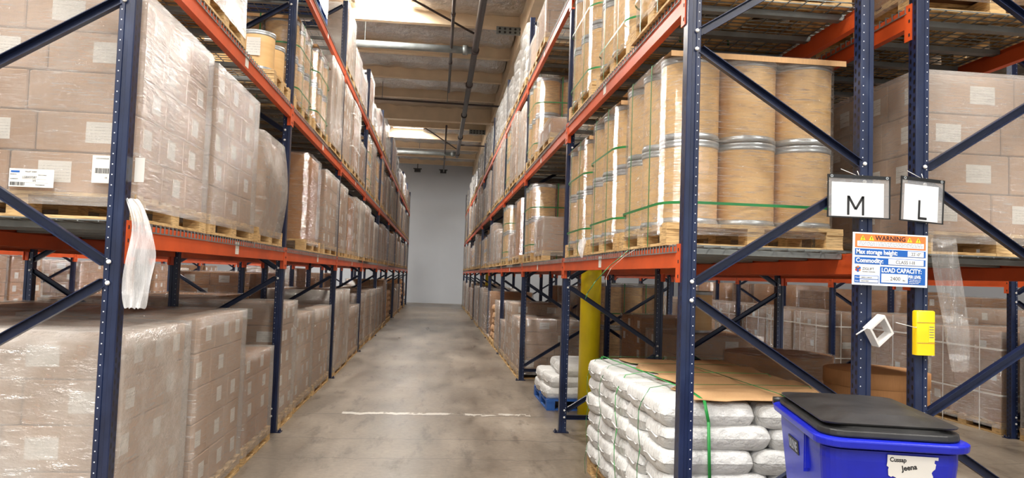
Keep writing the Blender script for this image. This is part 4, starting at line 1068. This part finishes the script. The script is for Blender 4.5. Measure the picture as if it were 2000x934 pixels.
lid = obj('lid', loft([(ringpts(BW-.05, BL-.07, .09), .986), (ringpts(BW-.04, BL-.06, .10), .992), (ringpts(BW-.045, BL-.065, .10), 1.012), (ringpts(BW-.10, BL-.12, .08), 1.018), (ringpts(BW-.12, BL-.14, .08), 1.030)], 'grip', 'lid'), e)
bv = lid.modifiers.new('b', 'BEVEL'); bv.width = .005; bv.segments = 2; bv.limit_method = 'ANGLE'
pan = obj('raised_panel', loft([(ringpts(BW-.06, BL-.12, .06), 1.031), (ringpts(BW-.055, BL-.115, .06), 1.037), (ringpts(BW-.24, BL-.36, .08), 1.057), (ringpts(BW-.30, BL-.46, .06), 1.058)], 'grip', 'raised_panel'), lid)
for s in (-1, 1):
    q = MB(); q.tube((s*.20, BL/2-.02, .99), (s*.27, BL/2-.02, .99), .016, 12); obj('hinge', q.mesh('hinge', M['black']), e)
q = MB(); q.tube((-.26, BL/2+.03, .975), (.26, BL/2+.03, .975), .014, 12); obj('handle', q.mesh('handle', M['blue_bin']), e)
for s in (-1, 1):
    q = MB(); q.tube((s*.21-.025, .30, .12), (s*.21+.025, .30, .12), .12, 24); obj('wheel', q.mesh('wheel', M['black']), e)
q = MB(); q.box(-.258, -.235, -.12, -.112, .78, .945); q.box(-.258, -.235, -.145, -.14, .80, .945); obj('side_rib', q.mesh('side_rib', M['blue_bin']), e)
# ULINE badge on the left side
tilt = math.atan2(.07, .78)
bd = empty('maker_badge', (0, 0, 0)); bd.parent = e; bd.location = (-.2462, .10, .845); bd.rotation_euler = (0, -0.09, 0)
q = MB(); q.box(-.003, 0, -.085, .085, -.03, .03); obj('badge_plate', q.mesh('badge_plate', M['card_dark']), bd)
M['badge_grey'] = plain('badge_grey', rgb(150, 154, 164), .5)
text('ULINE', .058, 'badge_grey', bd, (-.0035, .078, -.020), (PI/2, 0, -PI/2), bold=.001, sx=.92)
# torn sticker on the front
st = empty('torn_sticker', (.055, -.4125, .888)); st.parent = e; st.rotation_euler = (.128, 0, 0)
pts = [(-.085, .045), (.095, .045), (.095, .033), (.083, .034), (.082, .022), (.088, .018), (.086, 0), (.078, -.008), (.074, -.016), (.08, -.03), (.078, -.07), (.06, -.09), (.02, -.095), (-.03, -.092), (-.045, -.06), (-.05, -.042), (-.062, -.036), (-.068, -.04), (-.078, -.034), (-.08, -.012), (-.078, -.004), (-.086, .003), (-.084, .018)]
obj('torn_paper', polyplate(pts, 0, .001).mesh('torn_paper', M['paper']), st)
text('Cussap', .024, 'ink', st, (-.076, -.0015, .020), bold=.0006, sx=.85); text('Jeena', .028, 'ink', st, (-.030, -.0015, -.014), bold=.0008, sx=.9).rotation_euler = (PI/2, -.2, 0)
tag(e, 'blue wheeled bin with black lid and torn white sticker by the rack posts', 'bin')

# ------------------------------------------------------------------ ceiling services
def pipe(name, pts, r, lab, mat='black_pipe', group='sprinkler pipes', couplings=()):
    q = MB()
    for a, b in zip(pts[:-1], pts[1:]): q.tube(a, b, r, 14)
    o = empty(name, pts[0]); me = q.mesh('pipe_run', M[mat]); p = obj('pipe_run', me, o); p.location = tuple(-c for c in pts[0])
    for c_ in couplings:
        q = MB(); a, b = Vector(c_[0]), Vector(c_[1]); q.tube(a, b, r*1.35, 14); k = obj('coupling', q.mesh('coupling', M[mat]), o); k.location = tuple(-c for c in pts[0])
    return tag(o, lab, 'pipe', group)
def cp(x, y, z, ax='y', l_=.08):
    return ((x, y-l_, z), (x, y+l_, z)) if ax == 'y' else ((x-l_, y, z), (x+l_, y, z))
ZP = 6.9
pipe('sprinkler_pipe', [(.68, YB+.5, ZP), (.68, 33.2, ZP)], .075, 'thick dark sprinkler main running along the aisle under the roof', couplings=[cp(.68, y, ZP) for y in (12.5, 17.3, 20.5, 24.5, 28.5, 32.5)])
pipe('sprinkler_pipe', [(.60, 17.3, ZP), (-4.5, 17.3, ZP)], .085, 'thick branch pipe crossing left from the main under the nearer skylight', 'galv_dull', couplings=[cp(.45, 17.3, ZP, 'x', .06)])
pipe('sprinkler_pipe', [(.60, 32.6, ZP), (-4.5, 32.6, ZP)], .085, 'thick branch pipe crossing left from the main under the farther skylight', 'galv_dull', couplings=[cp(.45, 32.6, ZP, 'x', .06)])
pipe('sprinkler_pipe', [(.12, 9, ZP+.02), (.12, 21.5, ZP+.02)], .035, 'thin dark sprinkler line along the aisle, nearer length', couplings=[cp(.12, y, ZP+.02) for y in (15, 18.5)])
pipe('sprinkler_pipe', [(.12, 26.5, ZP+.02), (.12, 38.5, ZP+.02)], .035, 'thin dark sprinkler line along the aisle, farther length', couplings=[cp(.12, y, ZP+.02) for y in (30, 34)])
pipe('sprinkler_pipe', [(-4.0, 22.8, ZP+.02), (4.0, 22.8, ZP-.05)], .03, 'thin dark pipe crossing the whole aisle in front of the deep roof beam')
pipe('sprinkler_pipe', [(.68, 30.2, ZP), (3.2, 30.2, ZP)], .03, 'thin dark pipe crossing right from the main near the far wall')
for k, (x0, y0, x1, y1) in enumerate(((-.9, 15.2, .6, 16.2), (-.7, 29.2, .6, 31.5))):
    q = MB(); q.bar((x0, y0, 7.33), (x1, y1, ZP+.05), .035, .035); o = obj('pipe_brace', q.mesh('pipe_brace', M['black_pipe'])); tag(o, 'diagonal steel brace from the roof to the sprinkler main, %s one' % ['nearer', 'farther'][k], 'brace')
for k, (x, y) in enumerate([(-1.9, 17.3), (-1.0, 32.6), (.68, 19.3), (-1.9, 22.8), (.1, 22.8), (.68, 26.6)]):
    q = MB(); q.tube((x, y, ZP), (x, y, 7.5), .012, 6); o = obj('hanger_rod', q.mesh('hanger_rod', M['galv_dull'])); tag(o, 'thin vertical hanger rod holding the %s' % ['branch pipe under the nearer skylight', 'branch pipe under the farther skylight', 'sprinkler main, nearer rod', 'crossing pipe, left of the main', 'crossing pipe, near the middle', 'sprinkler main, farther rod'][k], 'rod')
for k, (x, y) in enumerate([(1.45, 16.85), (-3.2, 26.0), (1.35, 29.1)]):
    q = MB(); q.box(x-.32, x+.32, y-.16, y-.13, 7.14, 7.32); o = obj('roof_hanger_plate', q.mesh('roof_hanger_plate', M['galv_dull']))
    q = MB()
    for i in range(5):
        for j in range(2): q.tube((x-.24+.12*i, y-.166, 7.19+.08*j), (x-.24+.12*i, y-.16, 7.19+.08*j), .028, 10)
    obj('bolt_hole', q.mesh('bolt_holes', M['ink']), o)
    tag(o, 'perforated steel plate on a roof beam, %s' % ['above the right rack near the front', 'above the left rack', 'above the right rack near the far wall'][k], 'plate')
for k, x in enumerate((-1.25, .1)):
    e = empty('wall_lamp', (x, 39.0, 7.0)); q = MB(); q.box(-.16, .16, -.1, .1, -.1, .06); q.box(-.22, .22, -.12, .12, .06, .09); obj('housing', q.mesh('housing', M['black']), e)
    q = MB(); q.tube((0, 0, .09), (0, 0, .5), .02, 8); obj('stem', q.mesh('stem', M['black']), e); tag(e, 'small black lamp hanging before the far wall, %s one' % ['left', 'right'][k], 'lamp')
for x, y in HB:  # housings made up for the added aisle lights
    e = empty('added_light_housing', (x, y, 7.03)); q = MB(); q.box(-.27, .27, -.57, .57, 0, .06); obj('housing', q.mesh('housing', M['white_dark']), e)
    q = MB(); q.tube((0, -.4, .06), (0, -.4, .66), .006, 6); q.tube((0, .4, .06), (0, .4, .66), .006, 6); obj('cable', q.mesh('cable', M['galv_dull']), e)
    tag(e, 'added white linear light housing %s' % ('over the main aisle' if abs(x) < 1 else 'over the %s cross aisle' % ('right' if x > 0 else 'left')), 'lamp', 'added light housings')
